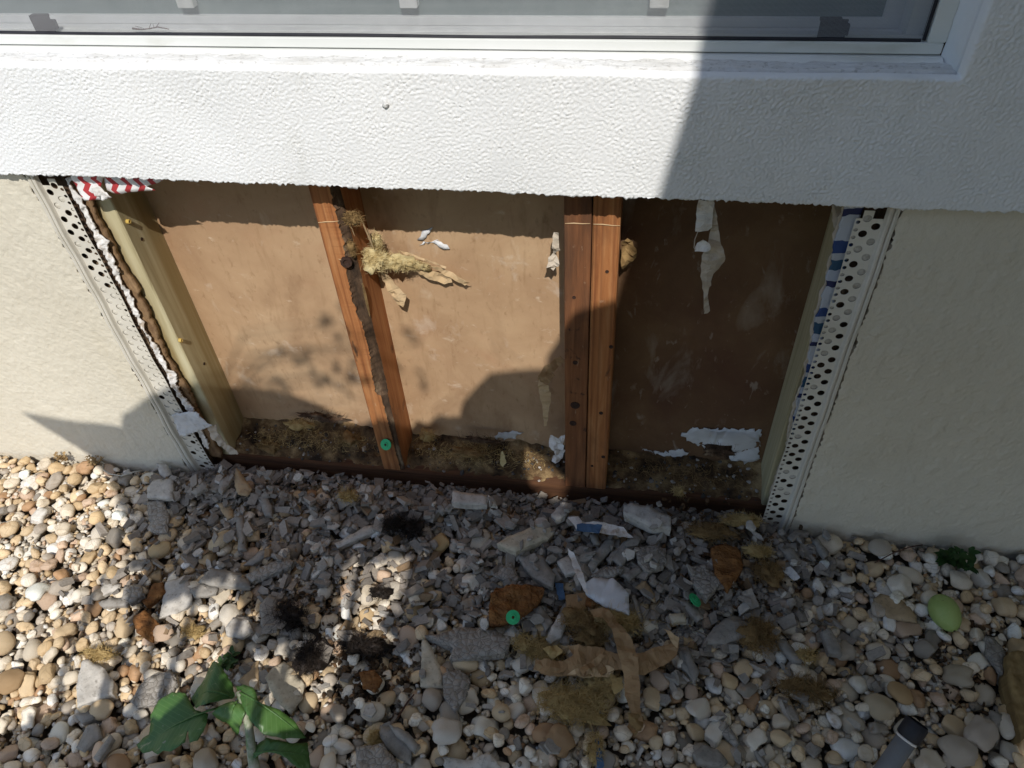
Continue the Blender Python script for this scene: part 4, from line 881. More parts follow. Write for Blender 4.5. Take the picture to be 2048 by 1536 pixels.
# small unnamed chips between them
for n in range(900):
    x, y = random.uniform(-.55, .9), random.uniform(-.52, -.02)
    if random.random() > rub_density(x, y)*1.8+.10: continue
    z = hz(x, y, .006, 80); r = random.uniform(.006, .017); kk = random.randint(4, 6); bm = bmesh.new(); a0 = random.uniform(0, 6.28); el = random.uniform(.28, .9); rot = random.uniform(0, 3.14)
    ring = []
    for i in range(kk):
        a = a0+6.283*(i+random.uniform(-.25, .25))/kk; u, v = r*math.cos(a), r*el*math.sin(a); ring.append((u*math.cos(rot)-v*math.sin(rot), u*math.sin(rot)+v*math.cos(rot)))
    th = random.uniform(.004, .009); lo = [bm.verts.new((u*1.05, v*1.05, 0)) for u, v in ring]; hi = [bm.verts.new((u, v, th)) for u, v in ring]
    bm.faces.new(hi); bm.faces.new(lo[::-1])
    for i in range(kk): bm.faces.new((lo[i], lo[(i+1) % kk], hi[(i+1) % kk], hi[i]))
    bmesh.ops.recalc_face_normals(bm, faces=bm.faces[:]); bmesh.ops.bevel(bm, geom=bm.edges[:], offset=.0008, segments=1, affect='EDGES')
    o = link('stucco_chip', bm_mesh('stucco_chip', bm), (mm_ := random.choice((m_grey, m_grey, m_lite)))); o.location = (x, y, z-.002); o.rotation_euler = (random.uniform(-.4, .4), random.uniform(-.4, .4), 0)
    where = ('below the left bay' if x < -.18 else 'below the middle bay' if x < .25 else 'below the right bay' if x < .62 else 'right of the right bead')
    tag(o, 'small thin %s stucco chip %s, %s' % ('pale' if mm_ is m_lite else 'grey', where, 'close to the opening' if y > -.13 else 'farther out among the pebbles' if y < -.28 else 'in the debris strip'), 'rubble chip', 'small chips of stucco in the debris')

# ---------------------------------------------------------------- fibres: insulation and hair tufts
def tuft(name, material, center, radii, n, length, w, seed, label, cat, blob=.6, blobmat=None, up_=0.2, curl=1.0, group=None, axis=None):
    rnd = random.Random(seed); V, F = [], []; c = Vector(center)
    if blob:
        bv, bf = ico(3, seed, .9, 1); off = len(V)
        for v in bv:
            d = Vector(v.tolist()); r = blob*(1+.35*nz(d, 3, seed)+.25*nz(d, 7, seed))
            V.append(Vector((d.x*radii[0]*r, d.y*radii[1]*r, d.z*radii[2]*r)))
        F += [tuple(f) for f in bf.tolist()]
    for i in range(n):
        d = Vector((rnd.gauss(0, 1), rnd.gauss(0, 1), rnd.gauss(0, 1))).normalized(); rr = rnd.uniform(.45, 1.0)
        p = Vector((d.x*radii[0]*rr, d.y*radii[1]*rr, abs(d.z)*radii[2]*rr if not axis else d.z*radii[2]*rr))
        t = Vector((rnd.gauss(0, 1), rnd.gauss(0, 1), rnd.gauss(0, .5)+up_)).normalized()
        L_ = length*rnd.uniform(.4, 1.2); k = 5; base = len(V); s = t.cross(Vector((rnd.gauss(0, 1), rnd.gauss(0, 1), rnd.gauss(0, 1)))).normalized()
        for j in range(k+1):
            f = j/k; ww = w*(1-.8*f); V.append(p+s*ww); V.append(p-s*ww)
            p = p+t*(L_/k); t = (t+curl*.5*Vector((rnd.gauss(0, 1), rnd.gauss(0, 1), rnd.gauss(0, .7)))).normalized()
        for j in range(k): a = base+2*j; F.append((a, a+1, a+3, a+2))
    zmin = -radii[2]*.35
    for v in V:
        if not axis and v.z < zmin: v.z = zmin
        if axis: v.rotate(axis)
    me = mesh(name, V, F, True); o = link(name, me, material); o.location = c
    return tag(o, label, cat, group)
def gz_tuft(px, py, *a, **k):
    p = onZ(px, py, .05); z = hz(p.x, p.y, .02, 70); p = onZ(px, py, z+.006); return (p.x, p.y, z+.004)
GI = 'glass wool clumps fallen among the stucco fragments'; GH = 'black fibre tufts lying on the stones'
for tr, xy, rad, n, ln, mt, lab in [
  (R7, (110, 225), (.022, .014, .016), 150, .022, m_ins, 'yellow wool clump on the crushed render left of the stick'),
  (R7, (1060, 975), (.040, .024, .014), 260, .030, m_ins, 'yellow wool left of the folded kraft paper'),
  (R7, (1200, 1230), (.068, .036, .016), 520, .038, m_ins, 'widest yellow wool mat below the folded kraft paper'),
  (R7, (1340, 1130), (.040, .028, .018), 260, .030, m_ins, 'yellow wool under the long kraft strip'),
  (R7, (1420, 830), (.048, .026, .018), 320, .032, m_ins, 'yellow wool spilling off the white plaster'),
  (R7, (1250, 820), (.050, .028, .014), 260, .030, m_ins_b, 'brown wool and dirt between orange chunk and white plaster'),
  (R7, (1280, 900), (.045, .028, .014), 220, .026, m_ins_b, 'dark brown wool above the folded kraft paper'),
  (R7, (960, 930), (.025, .018, .012), 120, .024, m_ins, 'thin wool wisps on the cobbled fragment'),
  (R8, (590, 800), (.040, .040, .016), 330, .030, m_ins_b, 'tall brown wool clump in the right hand pebbles'),
  (R8, (500, 165), (.050, .015, .016), 220, .018, m_ins, 'long yellow wool roll close under the right bay'),
  (R8, (590, 335), (.034, .016, .014), 160, .018, m_ins, 'curled yellow wool right of the brown bark'),
  (R8, (330, 230), (.060, .026, .012), 240, .022, m_ins_b, 'brown wool and dirt just outside the bottom plate'),
  (R8, (640, 450), (.034, .028, .012), 200, .022, m_ins_b, 'mossy brown wool right of the brown bark'),
  (R8, (850, 1090), (.060, .022, .010), 260, .030, m_ins_b, 'thin brown wool wisps between the lower right pebbles'),
  (R8, (860, 905), (.020, .016, .010), 110, .018, m_ins, 'small wool puff right of the grey arrow fragment'),
  (R6, (880, 915), (.028, .014, .012), 120, .018, m_ins, 'yellow wool clump in the small sun patch'),
  (R6, (450, 1020), (.042, .016, .012), 180, .020, m_ins, 'sunlit yellow wool above the big pale block'),
  (R7, (1300, 1440), (.016, .03, .010), 110, .020, m_ins, 'wool wisps at the bottom edge below the kraft strip'),
  (R7, (235, 1385), (.014, .016, .010), 80, .014, m_ins, 'little wool puff beside the stacked grey slabs'),
]:
    c = gz_tuft(*tr(*xy)); tuft('insulation_clump', mt, c, rad, int(n*2.6), ln, .00055, int(xy[0]), lab, 'insulation', .62, group=GI)
for tr, xy, rad, n, ln, lab in [
  (R7, (330, 360), (.022, .016, .016), 260, .030, 'black fibre tuft at the left end of the crushed render'),
  (R7, (420, 380), (.024, .020, .018), 320, .032, 'black fibre tuft between the pale stick and the tan stones'),
  (R6, (1310, 850), (.050, .026, .014), 300, .045, 'dark hairy fibre tuft above the black clump'),
  (R6, (1410, 1030), (.030, .036, .020), 460, .036, 'thick black fibre clump right of the shell shaped fragment'),
  (R7, (265, 690), (.020, .014, .008), 110, .022, 'thin grey black fibre wisp in the sun patch on the pebbles'),
  (R7, (180, 950), (.050, .020, .012), 340, .034, 'flat black fibre mat left of the cream triangle'),
]:
    c = gz_tuft(*tr(*xy)); tuft('fibre_tuft', m_hair, c, rad, int(n*2.2), ln, .0005, int(xy[0])+3, lab, 'fibre tuft', .72, group=GH)

for x0_, n_, w_, lab in ((-.37, 700, .17, 'left'), (.04, 750, .17, 'middle'), (.48, 420, .15, 'right')):
    o = tuft('loose_wool', m_ins if x0_ < .3 else m_ins_b, (x0_, .088, .072), (w_, .036, .022), n_, .020, .0006, int(n_+x0_*100), 'thin loose glass wool strewn over the dirt in the %s bay' % lab, 'insulation', 0)
    o['kind'] = 'stuff'
# ---------------------------------------------------------------- rotten wood, plaster, papers, washers
def chunk(tr, pts, material, th, lab, name, cat, rough=.006, tn=45, lift=0):
    return slab(tr, pts, material, th, name=name, label=lab, cat=cat, rough=rough, top_noise=tn, step=.004, lift=lift)
chunk(R7, [(790, 830), (800, 700), (830, 660), (1000, 655), (1065, 670), (1030, 740), (960, 790), (840, 825)], m_rust, .032, 'orange brown rotten wood chunk in the middle of the debris', 'rotten_wood', 'rotten wood', .010)
chunk(R8, [(330, 320), (420, 290), (500, 330), (512, 420), (430, 545), (360, 470)], m_rust, .022, 'dark red brown bark piece right of the cracked fragment', 'rotten_wood', 'rotten wood', .008)
chunk(R6, [(595, 845), (660, 820), (722, 880), (682, 962), (620, 922)], m_rust, .014, 'sunlit orange rotten wood piece beside the pale trapezoid', 'rotten_wood', 'rotten wood', .006)
chunk(R6, [(640, 775), (690, 700), (735, 690), (752, 740), (665, 805)], m_rust, .012, 'shaded brown rotten wood above the sunlit orange piece', 'rotten_wood', 'rotten wood', .006)
chunk(R7, [(1265, 700), (1310, 690), (1330, 730), (1290, 770), (1255, 745)], m_rust, .014, 'small brown rotten wood crumb left of the white plaster', 'rotten_wood', 'rotten wood', .006)
chunk(R7, [(165, 1075), (240, 1060), (280, 1110), (240, 1170), (180, 1150)], m_rust, .008, 'flat dark brown rotten wood below the black fibre mat', 'rotten_wood', 'rotten wood', .005)
chunk(R7, [(1250, 640), (1300, 610), (1390, 615), (1470, 690), (1470, 800), (1400, 770), (1310, 730), (1260, 690)], m_flake, .010, 'broken white plaster plate lying above the kraft paper', 'plaster_shard', 'plaster', .004, 30, .012)
def gsheet(tr, pts, material, name, lab, cat, lift=.006, bul=.004, fr_=40, thick=.0008, step=.005, seed=0, arch=None, group=None, z=None, shape=None):
    P0 = [onZ(*tr(*p), .05) for p in pts]; c = sum(P0, Vector())/len(P0); rr = max((p-c).length for p in P0)*.6
    zz = (hz(c.x, c.y, rr, 80) if z is None else z)+lift; P = [onZ(*tr(*p), zz) for p in pts]; c = sum(P, Vector())/len(P)
    def f(v):
        d = Vector((0, 0, bul*nz(v, fr_, seed)+bul*.4*nz(v, fr_*3, seed)))
        if shape: d += shape(v, c)
        return d
    o = link(name, sheet(name, P, .007, f, thick, .0012, smooth=False), material); recenter(o); return tag(o, lab, cat, group)
gsheet(R7, [(1170, 475), (1200, 500), (1240, 580), (1262, 650), (1270, 700), (1240, 660), (1205, 590)], m_paper, 'paper_spike', 'white paper spike sticking out from the plaster plate', 'paper scrap', .012, .006)
gsheet(R7, [(1172, 325), (1220, 318), (1240, 345), (1330, 350), (1400, 362), (1440, 375), (1490, 425), (1440, 420), (1330, 400), (1215, 385)], m_paper, 'paper_scrap', 'white pointed paper scrap wrapped round blue plastic', 'paper scrap', .020, .004)
gsheet(R7, [(1212, 360), (1240, 352), (1338, 362), (1326, 402), (1216, 390)], m_blue, 'blue_plastic', 'blue plastic piece on the white pointed scrap', 'plastic piece', .034, .001)
gsheet(R7, [(1110, 640), (1150, 645), (1160, 720), (1130, 725)], m_blue, 'blue_plastic', 'dark blue scrap right of the orange rotten chunk', 'plastic piece', .006, .003)
gsheet(R7, [(1300, 1400), (1320, 1395), (1350, 1530), (1315, 1560)], m_blue, 'blue_plastic', 'dark blue strip at the bottom edge', 'plastic piece', .004, .003)
gsheet(R8, [(720, 440), (770, 420), (820, 480), (790, 500)], m_flake, 'paint_flake', 'pale bluish flake among the right pebbles', 'paint flake', .004, .003)
# kraft paper: a long twisted strip and a folded length under it
gsheet(R7, [(1165, 945), (1330, 955), (1400, 990), (1520, 985), (1640, 940), (1690, 930), (1708, 905), (1640, 850), (1700, 895), (1712, 940), (1690, 1010), (1640, 1040), (1530, 1085), (1420, 1060), (1300, 1095), (1190, 1090), (1060, 1085), (1005, 1050), (1015, 1010), (1150, 1020), (1200, 990)], m_kraft, 'kraft_paper', 'folded brown kraft paper lying across under the long strip', 'kraft paper', .014, .010, 32, seed=2)
gsheet(R7, [(1320, 775), (1370, 770), (1420, 850), (1480, 930), (1510, 1010), (1520, 1120), (1525, 1250), (1540, 1300), (1530, 1345), (1490, 1360), (1462, 1330), (1478, 1260), (1450, 1180), (1440, 1080), (1405, 960), (1380, 880)], m_kraft, 'kraft_paper', 'long brown kraft paper strip running down over the folded one', 'kraft paper', .030, .009, 30, seed=5, shape=lambda v, c: Vector((0, 0, .010*math.sin((v.y-c.y)*25))))
gsheet(R7, [(1385, 1110), (1430, 1095), (1440, 1150), (1400, 1185), (1382, 1150)], m_ins, 'insulation_scrap', 'small bright yellow wool flake left of the long kraft strip', 'insulation', .024, .004)
gsheet(R7, [(1160, 700), (1260, 690), (1290, 760), (1200, 790), (1165, 760)], m_kraft, 'kraft_paper', 'small brown kraft scrap left of the white plaster', 'kraft paper', .004, .004)
for pts, mt, lf, lab in [
  ([(1010, 1040), (1060, 1005), (1140, 1015), (1175, 1050), (1130, 1085), (1040, 1080)], m_kraft, .020, 'crumpled kraft paper end at the left of the folded strip'),
  ([(1170, 1085), (1240, 1040), (1330, 1030), (1400, 1060), (1380, 1095), (1260, 1100)], m_kraftl, .024, 'paler torn kraft flap lying on the folded strip'),
  ([(1230, 1060), (1330, 985), (1350, 1000), (1290, 1050), (1245, 1085)], m_kraft, .034, 'narrow upright kraft shred beside the long strip'),
  ([(1640, 855), (1665, 880), (1712, 910), (1705, 960), (1680, 940), (1660, 900)], m_kraftl, .030, 'bent kraft corner at the right end of the folded strip'),
  ([(1275, 770), (1340, 760), (1390, 790), (1370, 830), (1300, 810)], m_kraft, .030, 'torn kraft scrap at the upper end of the long strip'),
  ([(1050, 960), (1120, 940), (1150, 985), (1100, 1010)], m_ins, .022, 'yellow wool flake at the left of the folded kraft strip'),
  ([(1465, 1270), (1540, 1285), (1535, 1345), (1495, 1385), (1468, 1340)], m_ins_b, .022, 'frayed brown lower end of the long kraft strip')]:
    gsheet(R7, pts, mt, 'paper_scrap', lab, 'paper scrap', lf, .012, 45, seed=len(lab))
def washer(p, nrm, r, lab, name='green_washer'):
    bm = bmesh.new(); n = 24; R = []
    for (rr, hh) in ((r*.22, .0012), (r*.22, .0030), (r*.42, .0030), (r*.48, .0016), (r, .0014), (r, 0), (r*.22, 0)):
        R.append([bm.verts.new((rr*math.cos(2*math.pi*i/n), rr*math.sin(2*math.pi*i/n), hh)) for i in range(n)])
    for A, B in zip(R, R[1:]+R[:1]):
        for i in range(n): bm.faces.new((A[i], A[(i+1) % n], B[(i+1) % n], B[i]))
    bmesh.ops.recalc_face_normals(bm, faces=bm.faces[:]); o = link(name, bm_mesh(name, bm), m_green); o.location = p
    o.rotation_euler = Vector(nrm).to_track_quat('Z', 'Y').to_euler(); tag(o, lab, 'washer', 'green plastic washers'); return o
p = onY(772, 889, .030); washer(p, (-.1, -.8, .6), .0125, 'green washer on the bottom plate at the foot of the rotted stud')
nl = link('nail', disc((0, 0, 0), (0, 0, 1), .0028, .002), m_nail); nl.parent = bpy.data.objects['green_washer']; nl.location = (0, 0, .0014); nl.name = 'nail_head'
p = onZ(*R7(910, 835), .062); washer((p.x, p.y, hz(p.x, p.y, .01)+.005), (.35, -.5, .8), .0135, 'green washer tilted below the orange rotten chunk')
p = onZ(*R8(243, 615), .062); washer((p.x, p.y, hz(p.x, p.y, .01)+.004), (.6, .2, .8), .014, 'green washer under the grey wedge in the right debris')
# green fruit
p = onZ(1893, 1222, .06); zf = hz(p.x, p.y, .02, 60); bm = bmesh.new(); bmesh.ops.create_uvsphere(bm, u_segments=40, v_segments=24, radius=1)
for v in bm.verts:
    z = v.co.z; s = 1+.10*z-.06*z*z; v.co.x *= s; v.co.y *= s
    v.co = Vector((v.co.x*.0265, v.co.y*.0265, z*.0365))
fruit = tag(link('fruit', bm_mesh('fruit', bm, True), m_fruit), 'smooth green oval fruit lying on the pebbles at the right', 'fruit')
fruit.location = (p.x, p.y, zf+.017); tip = (onZ(1912, 1254, .06)-onZ(1880, 1192, .06)).normalized(); fruit.rotation_euler = (-tip).to_track_quat('Z', 'Y').to_euler()
st = link('stem_scar', disc((0, 0, -.0362), (0, 0, -1), .0022, .001), m_nail); st.parent = fruit
# pipe with dark mouth
A = onZ(1836, 1445, .15); B = A+(onZ(1730, 1600, .06)-A)*1.6; A0 = A.copy()
pipe = tag(empty('pipe', B), 'grey pipe with a dark capped end at the bottom right', 'pipe')
d = (A-B).normalized(); bm = bmesh.new(); tube(bm, [B, B.lerp(A, .5), A-d*.026], .0155, 24); link('pipe_body', bm_mesh('pipe_body', bm, True), m_pipe, pipe)
bm = bmesh.new(); tube(bm, [A-d*.030, A-d*.028, A-d*.004, A], [.0165, .0185, .0185, .0165], 24, cap=False); tube(bm, [A-d*.008, A-d*.006], .0165, 24); link('end_cap', bm_mesh('end_cap', bm, True), m_black, pipe)
bm = bmesh.new(); tube(bm, [A-d*.034, A-d*.0305], .0168, 24); link('rim', bm_mesh('rim', bm, True), m_paper, pipe)
# wood at the right edge, twig, cable, dried weed, green weed
chunk(R8, [(1955, 900), (2010, 880), (2080, 890), (2090, 1330), (2040, 1370), (2000, 1200), (1960, 1020)], m_bark, .040, 'weathered brown wood block cut by the right edge', 'wood_block', 'wood', .004)
def ground_tube(name, pix, rad, material, lab, cat, lift=.004):
    bm = bmesh.new(); P = []
    for q in pix: p = onZ(q[0], q[1], .05); zz = hz(p.x, p.y, .006, 85)+lift; P.append(onZ(q[0], q[1], zz))
    tube(bm, P, rad, 6); o = link(name, bm_mesh(name, bm, True), material); recenter(o); return tag(o, lab, cat)
ground_tube('cable', [R6(435, 125), R6(470, 150), R6(468, 180), R6(500, 200), R6(550, 208), R6(610, 190), R6(650, 185)], .0016, m_cable, 'thin pale cable curling on the stones at the left wall foot', 'cable')
ground_tube('twig', [R7(430, 1180), R7(400, 1215), R7(365, 1270), R7(350, 1295)], [.0012, .0018, .002, .001], m_twig, 'reddish brown twig below the cream triangle', 'twig')
ground_tube('twig', [R8(1230, 400), R8(1330, 345), R8(1430, 310), R8(1500, 300)][::-1], .0012, m_twig, 'thin dark twig at the foot of the right wall', 'twig')
def weed(name, base, n, ht, lf, material, lab, seed, spread=.4):
    rnd = random.Random(seed); root = tag(empty(name, base), lab, 'weed'); V, F = [], []; bm = bmesh.new()
    for i in range(n):
        d = Vector((rnd.gauss(0, spread), rnd.gauss(-.2, spread*.6), 1)).normalized(); p = Vector(base)+Vector((rnd.uniform(-.01, .01), rnd.uniform(-.008, .002), 0)); P = [p.copy()]; h = ht*rnd.uniform(.5, 1)
        for k in range(4): p = p+d*h/4; d = (d+Vector((rnd.gauss(0, .2), rnd.gauss(0, .2), -.05))).normalized(); P.append(p.copy())
        tube(bm, P, [.0014, .0012, .001, .0008, .0005], 5)
        for q in P[1:]:
            for s in range(3):
                a = rnd.uniform(0, 6.28); o = Vector((math.cos(a), math.sin(a)-.3, rnd.uniform(-.1, .7))).normalized(); L_ = lf*rnd.uniform(.6, 1.2); sd = o.cross(Vector((0, 0, 1))).normalized()*L_*.28; k = len(V)
                V += [q, q+o*L_*.35+sd+Vector((0, 0, L_*.05)), q+o*L_*.35-sd+Vector((0, 0, L_*.05)), q+o*L_*.5, q+o*L_*.75+sd*.6, q+o*L_*.75-sd*.6, q+o*L_-Vector((0, 0, L_*.15))]
                F += [(k, k+3, k+1), (k, k+2, k+3), (k+3, k+4, k+1), (k+3, k+2, k+5), (k+3, k+6, k+4), (k+3, k+5, k+6)]
    link('stem', bm_mesh('stem', bm, True), material, root); link('leaf', mesh('leaf', V, F, True), material, root); return root
p = onZ(1890, 1120, .03); weed('weed', (p.x, min(p.y, -.02), .035), 8, .055, .022, m_leaf2, 'small dark green weed growing at the foot of the right wall', 4)
p = onZ(75, 890, .04); weed('dry_weed', (onZ(140, 905, .045).x, -.014, .045), 7, .034, .008, m_dry, 'dried brown weed against the sunlit left wall, leaning', 5, .35)
p = onZ(240, 920, .04); weed('dry_weed', (onZ(205, 905, .045).x, -.014, .045), 6, .036, .008, m_dry, 'dried brown weed at the edge of the leaf shadow on the wall', 6, .35)
weed('weed', (onZ(*R6(1055, 1050), .045).x, onZ(*R6(1055, 1050), .045).y, .04), 4, .03, .016, m_leaf2, 'tiny green sprig behind the big torn leaves', 8, .6)

# the cut leafy stalk, bottom left
cut = tag(empty('leaf_cutting', onZ(*R6(1060, 1280), .05)), 'cut green stalk with big torn glossy leaves lying on the gravel', 'leaf cutting')
def blade(pts, zs, axis_px, name='leaf', seed=0, bend=.02):
    """pts in the third enlarged view; zs: (z at start, z at end) along the midrib axis"""
    a = onZ(*R6(*axis_px[0]), zs[0]); b = onZ(*R6(*axis_px[1]), zs[1]); ax = (b-a); L_ = ax.length; ax.normalize()
    P = []
    for q in pts:
        g = onZ(*R6(*q), (zs[0]+zs[1])/2); t = max(0, min(1, (g-a).dot(ax)/L_)); P.append(onZ(*R6(*q), zs[0]+(zs[1]-zs[0])*t))
    side_ = Vector((-ax.y, ax.x, 0)).normalized()
    def f(v):
        s = (v-a).dot(side_); t = (v-a).dot(ax)/L_
        return Vector((0, 0, .45*abs(s)-.0012*math.exp(-(s/.003)**2)*0+bend*math.sin(max(0, min(1, t))*math.pi)-.012*abs(s)/.03+.004*nz(v, 30, seed)-.15*abs(s)**1.0*0))
    me = sheet(name, P, .005, f, .0006, .0008)
    R_ = Matrix((ax, side_, Vector((0, 0, 1)).cross(Vector((0, 0, 0))) if False else ax.cross(side_))).transposed()
    o = bpy.data.objects.new(name, me); C.objects.link(o); me.materials.append(m_leaf)
    M4 = R_.to_4x4(); M4.translation = a; inv = M4.inverted(); me.transform(inv); o.parent = cut; o.matrix_local = Matrix.Translation(-cut.location) @ M4
    # raised midrib
    bm = bmesh.new(); pts_ = []
    for i in range(9):
        t = i/8; q = a+(b-a)*t; q = q+f(q)+Vector((0, 0, .0012)); pts_.append(inv @ q)
    tube(bm, pts_, [.0022-.0017*i/8 for i in range(9)], 6); rb = link('midrib', bm_mesh('midrib', bm, True), m_leaf); rb.parent = o
    return o
blade([(622, 1430), (655, 1405), (688, 1392), (700, 1310), (740, 1250), (800, 1218), (860, 1215), (900, 1290), (955, 1300), (950, 1350), (915, 1432), (880, 1442), (872, 1380), (862, 1442), (800, 1482), (760, 1478), (735, 1492), (700, 1470), (650, 1472)], (.115, .075), ((1000, 1260), (640, 1455)), seed=1)['label'] = 'largest leaf, split and pale scuffed'
blade([(868, 1225), (900, 1170), (960, 1110), (1000, 1083), (1030, 1110), (1062, 1160), (1068, 1212), (1000, 1262), (960, 1285), (905, 1285)], (.120, .105), ((1060, 1215), (895, 1225)), seed=2, bend=.03)
blade([(1072, 1165), (1110, 1160), (1172, 1200), (1200, 1270), (1290, 1300), (1355, 1345), (1392, 1400), (1300, 1422), (1220, 1412), (1165, 1360), (1125, 1290)], (.125, .085), ((1080, 1190), (1390, 1402)), seed=3, bend=.03)
blade([(978, 1312), (1010, 1280), (1062, 1238), (1110, 1255), (1132, 1310), (1110, 1350), (1078, 1385), (1050, 1350), (1000, 1330)], (.125, .095), ((1080, 1230), (1060, 1380)), seed=4)
blade([(1130, 1482), (1165, 1440), (1225, 1420), (1330, 1440), (1400, 1425), (1412, 1530), (1380, 1560), (1300, 1500), (1225, 1480), (1160, 1500)], (.09, .07), ((1130, 1480), (1400, 1480)), seed=5)
bm = bmesh.new(); P = [onZ(*R6(*q), z) for q, z in (((1085, 1190), .125), ((1110, 1260), .12), ((1130, 1340), .11), ((1140, 1430), .10), ((1150, 1500), .085), ((1165, 1580), .07))]; tube(bm, P, [.005, .0065, .0072, .008, .009, .010], 12); link('stalk', bm_mesh('stalk', bm, True), m_stem, cut)

# ---------------------------------------------------------------- things caught in the opening
def ysheet(name, tr, pts, Y, material, parent=None, step=.004, bul=.003, fr_=50, thick=.0008, seed=0, grad=None):
    bul *= 1.3
    P = []
    for q in pts:
        y = Y if not grad else Y+grad*(onY(*tr(*q), Y).x)
        P.append(onY(*tr(*q), y))
    return link(name, sheet(name, P, .006, lambda v: Vector((0, bul*nz(v, fr_, seed)+bul*.5*nz(v, fr_*2.5, seed+4), .3*bul*nz(v, fr_, seed+1))), thick, .0011, smooth=False), material, parent)
wool = tag(empty('insulation_scrap', onY(745, 520, .07)), 'pale yellow wool tuft with torn kraft paper hanging on the rotted stud', 'insulation')
c0 = Vector((0, 0, 0)); p0 = onY(*Z5(760, 920), .075); p1 = onY(*Z5(1250, 980), .108)
def wool_part(center, rad, n, ln, seed, ax=None, material=m_inspale, blob=.66):
    o = tuft('wool', material, (0, 0, 0), rad, int(n*3), ln, .00042, seed, None, None, blob, axis=ax or Matrix.Identity(3).to_quaternion()); o.parent = wool; o.location = Vector(center)-wool.location
    for k in ('label', 'category', 'group'):
        if k in o: del o[k]
    return o
dirx = (p1-p0).normalized(); ax = dirx.to_track_quat('X', 'Z')
wool_part(p0.lerp(p1, .02), (.026, .020, .026), 340, .018, 1, None)
wool_part(p0.lerp(p1, .45), (.050, .011, .019), 300, .014, 2, ax)
wool_part(p0.lerp(p1, .85), (.034, .006, .012), 120, .012, 3, ax)
wool_part(onY(*Z5(780, 720), .085), (.011, .008, .018), 130, .014, 4, None, m_inspale)
wool_part(onY(*Z5(545, 500), .040), (.018, .010, .014), 200, .012, 5, None, m_ins_b)
wool_part(onY(*Z5(530, 800), .042), (.008, .007, .018), 120, .010, 6, None, m_ins_b)
ysheet('paper', Z5, [(1190, 1040), (1300, 1020), (1420, 1050), (1545, 1090), (1562, 1140), (1480, 1162), (1330, 1115)], .112, m_kraftl, wool, bul=.004, seed=1)
ysheet('paper', Z5, [(1340, 985), (1400, 985), (1560, 1055), (1745, 1150), (1692, 1185), (1560, 1112), (1400, 1035)], .108, m_kraftl, wool, bul=.004, seed=2)
ysheet('paper', Z5, [(830, 1005), (880, 1060), (980, 1160), (1092, 1290), (1062, 1392), (1000, 1372), (940, 1280), (890, 1200), (838, 1140)], .098, m_kraftl, wool, bul=.005, seed=3)
ysheet('paper', Z5, [(1020, 820), (1120, 850), (1350, 930), (1500, 985), (1495, 1000), (1300, 930), (1060, 850)], .104, m_kraftl, wool, bul=.003, seed=4)
def splinter(tr, a, b, ya, yb, w, lab, material=m_kraftl):
    A = onY(*tr(*a), ya); B = onY(*tr(*b), yb); bm = bmesh.new(); tube(bm, [A, A.lerp(B, .3), A.lerp(B, .75), B], [w*.4, w, w*.8, w*.2], 4)
    o = link('wood_splinter', bm_mesh('wood_splinter', bm), material); recenter(o); return tag(o, lab, 'splinter', 'wood splinters on the rotted stud')
splinter(Z5, (625, 500), (750, 800), .040, .060, .0016, 'longest pale splinter leaning over the wool on the rotted stud')
splinter(Z5, (690, 600), (735, 740), .042, .055, .0012, 'short pale splinter beside the longest one')
splinter(Z5, (520, 570), (560, 680), .039, .044, .0008, 'thin splinter high on the rotted edge')
splinter(Z5, (640, 1160), (715, 1500), .041, .046, .0030, 'thick pale splinter low on the rotted edge', m_ins_b)
splinter(Z5, (390, 910), (450, 930), .033, .036, .0006, 'tiny splinter beside the dark knot')
sp = tag(empty('paper_strip', onY(1085, 780, .09)), 'bent brown paper strip hanging left of the doubled studs', 'paper strip')
ysheet('paper', Z6, [(345, 320), (400, 240), (470, 190), (540, 145), (595, 185), (560, 220), (470, 290), (495, 330), (430, 400), (365, 375)], .088, m_kraft, sp, bul=.004, seed=6)
ysheet('paper', Z6, [(345, 330), (370, 370), (400, 395), (435, 420), (462, 500), (455, 580), (440, 650), (420, 775), (400, 785), (380, 600), (345, 440)], .094, m_kraftl, sp, bul=.003, seed=7)
hp = tag(empty('hanging_paper', onY(1410, 402, .05)), 'white and tan torn paper strip hanging in the shaded right bay', 'paper strip')
ysheet('white_strip', R0, [(1397, 399), (1429, 401), (1425, 455), (1416, 461), (1390, 459), (1393, 430)], .048, m_paper, hp, bul=.004, seed=8)
ysheet('white_strip', R0, [(1394, 488), (1405, 480), (1420, 486), (1422, 500), (1388, 503)], .045, m_paper, hp, bul=.005, seed=9)
ysheet('tan_strip', R0, [(1424, 399), (1434, 430), (1440, 480), (1450, 510), (1449, 525), (1426, 550), (1415, 590), (1421, 620), (1408, 627), (1407, 590), (1401, 545), (1403, 510), (1416, 492), (1422, 455)], .056, m_tanpaper, hp, bul=.006, seed=10)
bm = bmesh.new(); P = [onY(x, y, .046) for x, y in ((1397, 460), (1390, 478), (1388, 495), (1392, 502))]; tube(bm, P, .0007, 5); link('thread', bm_mesh('thread', bm), m_tanpaper, hp)
pb = tag(empty('paper_scrap', onY(1110, 500, .1)), 'crumpled pale paper caught at the left side of the doubled studs', 'paper scrap')
ysheet('paper', R3, [(1130, 310), (1150, 300), (1158, 370), (1135, 400), (1158, 440), (1130, 470), (1100, 455), (1105, 420), (1125, 400), (1120, 350)], .085, m_tanpaper, pb, bul=.012, seed=12)
pb2 = tag(empty('paper_scrap', onY(1258, 500, .09)), 'ragged wool and paper at the right side of the doubled studs', 'paper scrap')
ysheet('paper', R3, [(1430, 350), (1455, 325), (1500, 370), (1495, 420), (1450, 445), (1438, 480), (1428, 420)], .085, m_ins_b, pb2, bul=.014, seed=13)
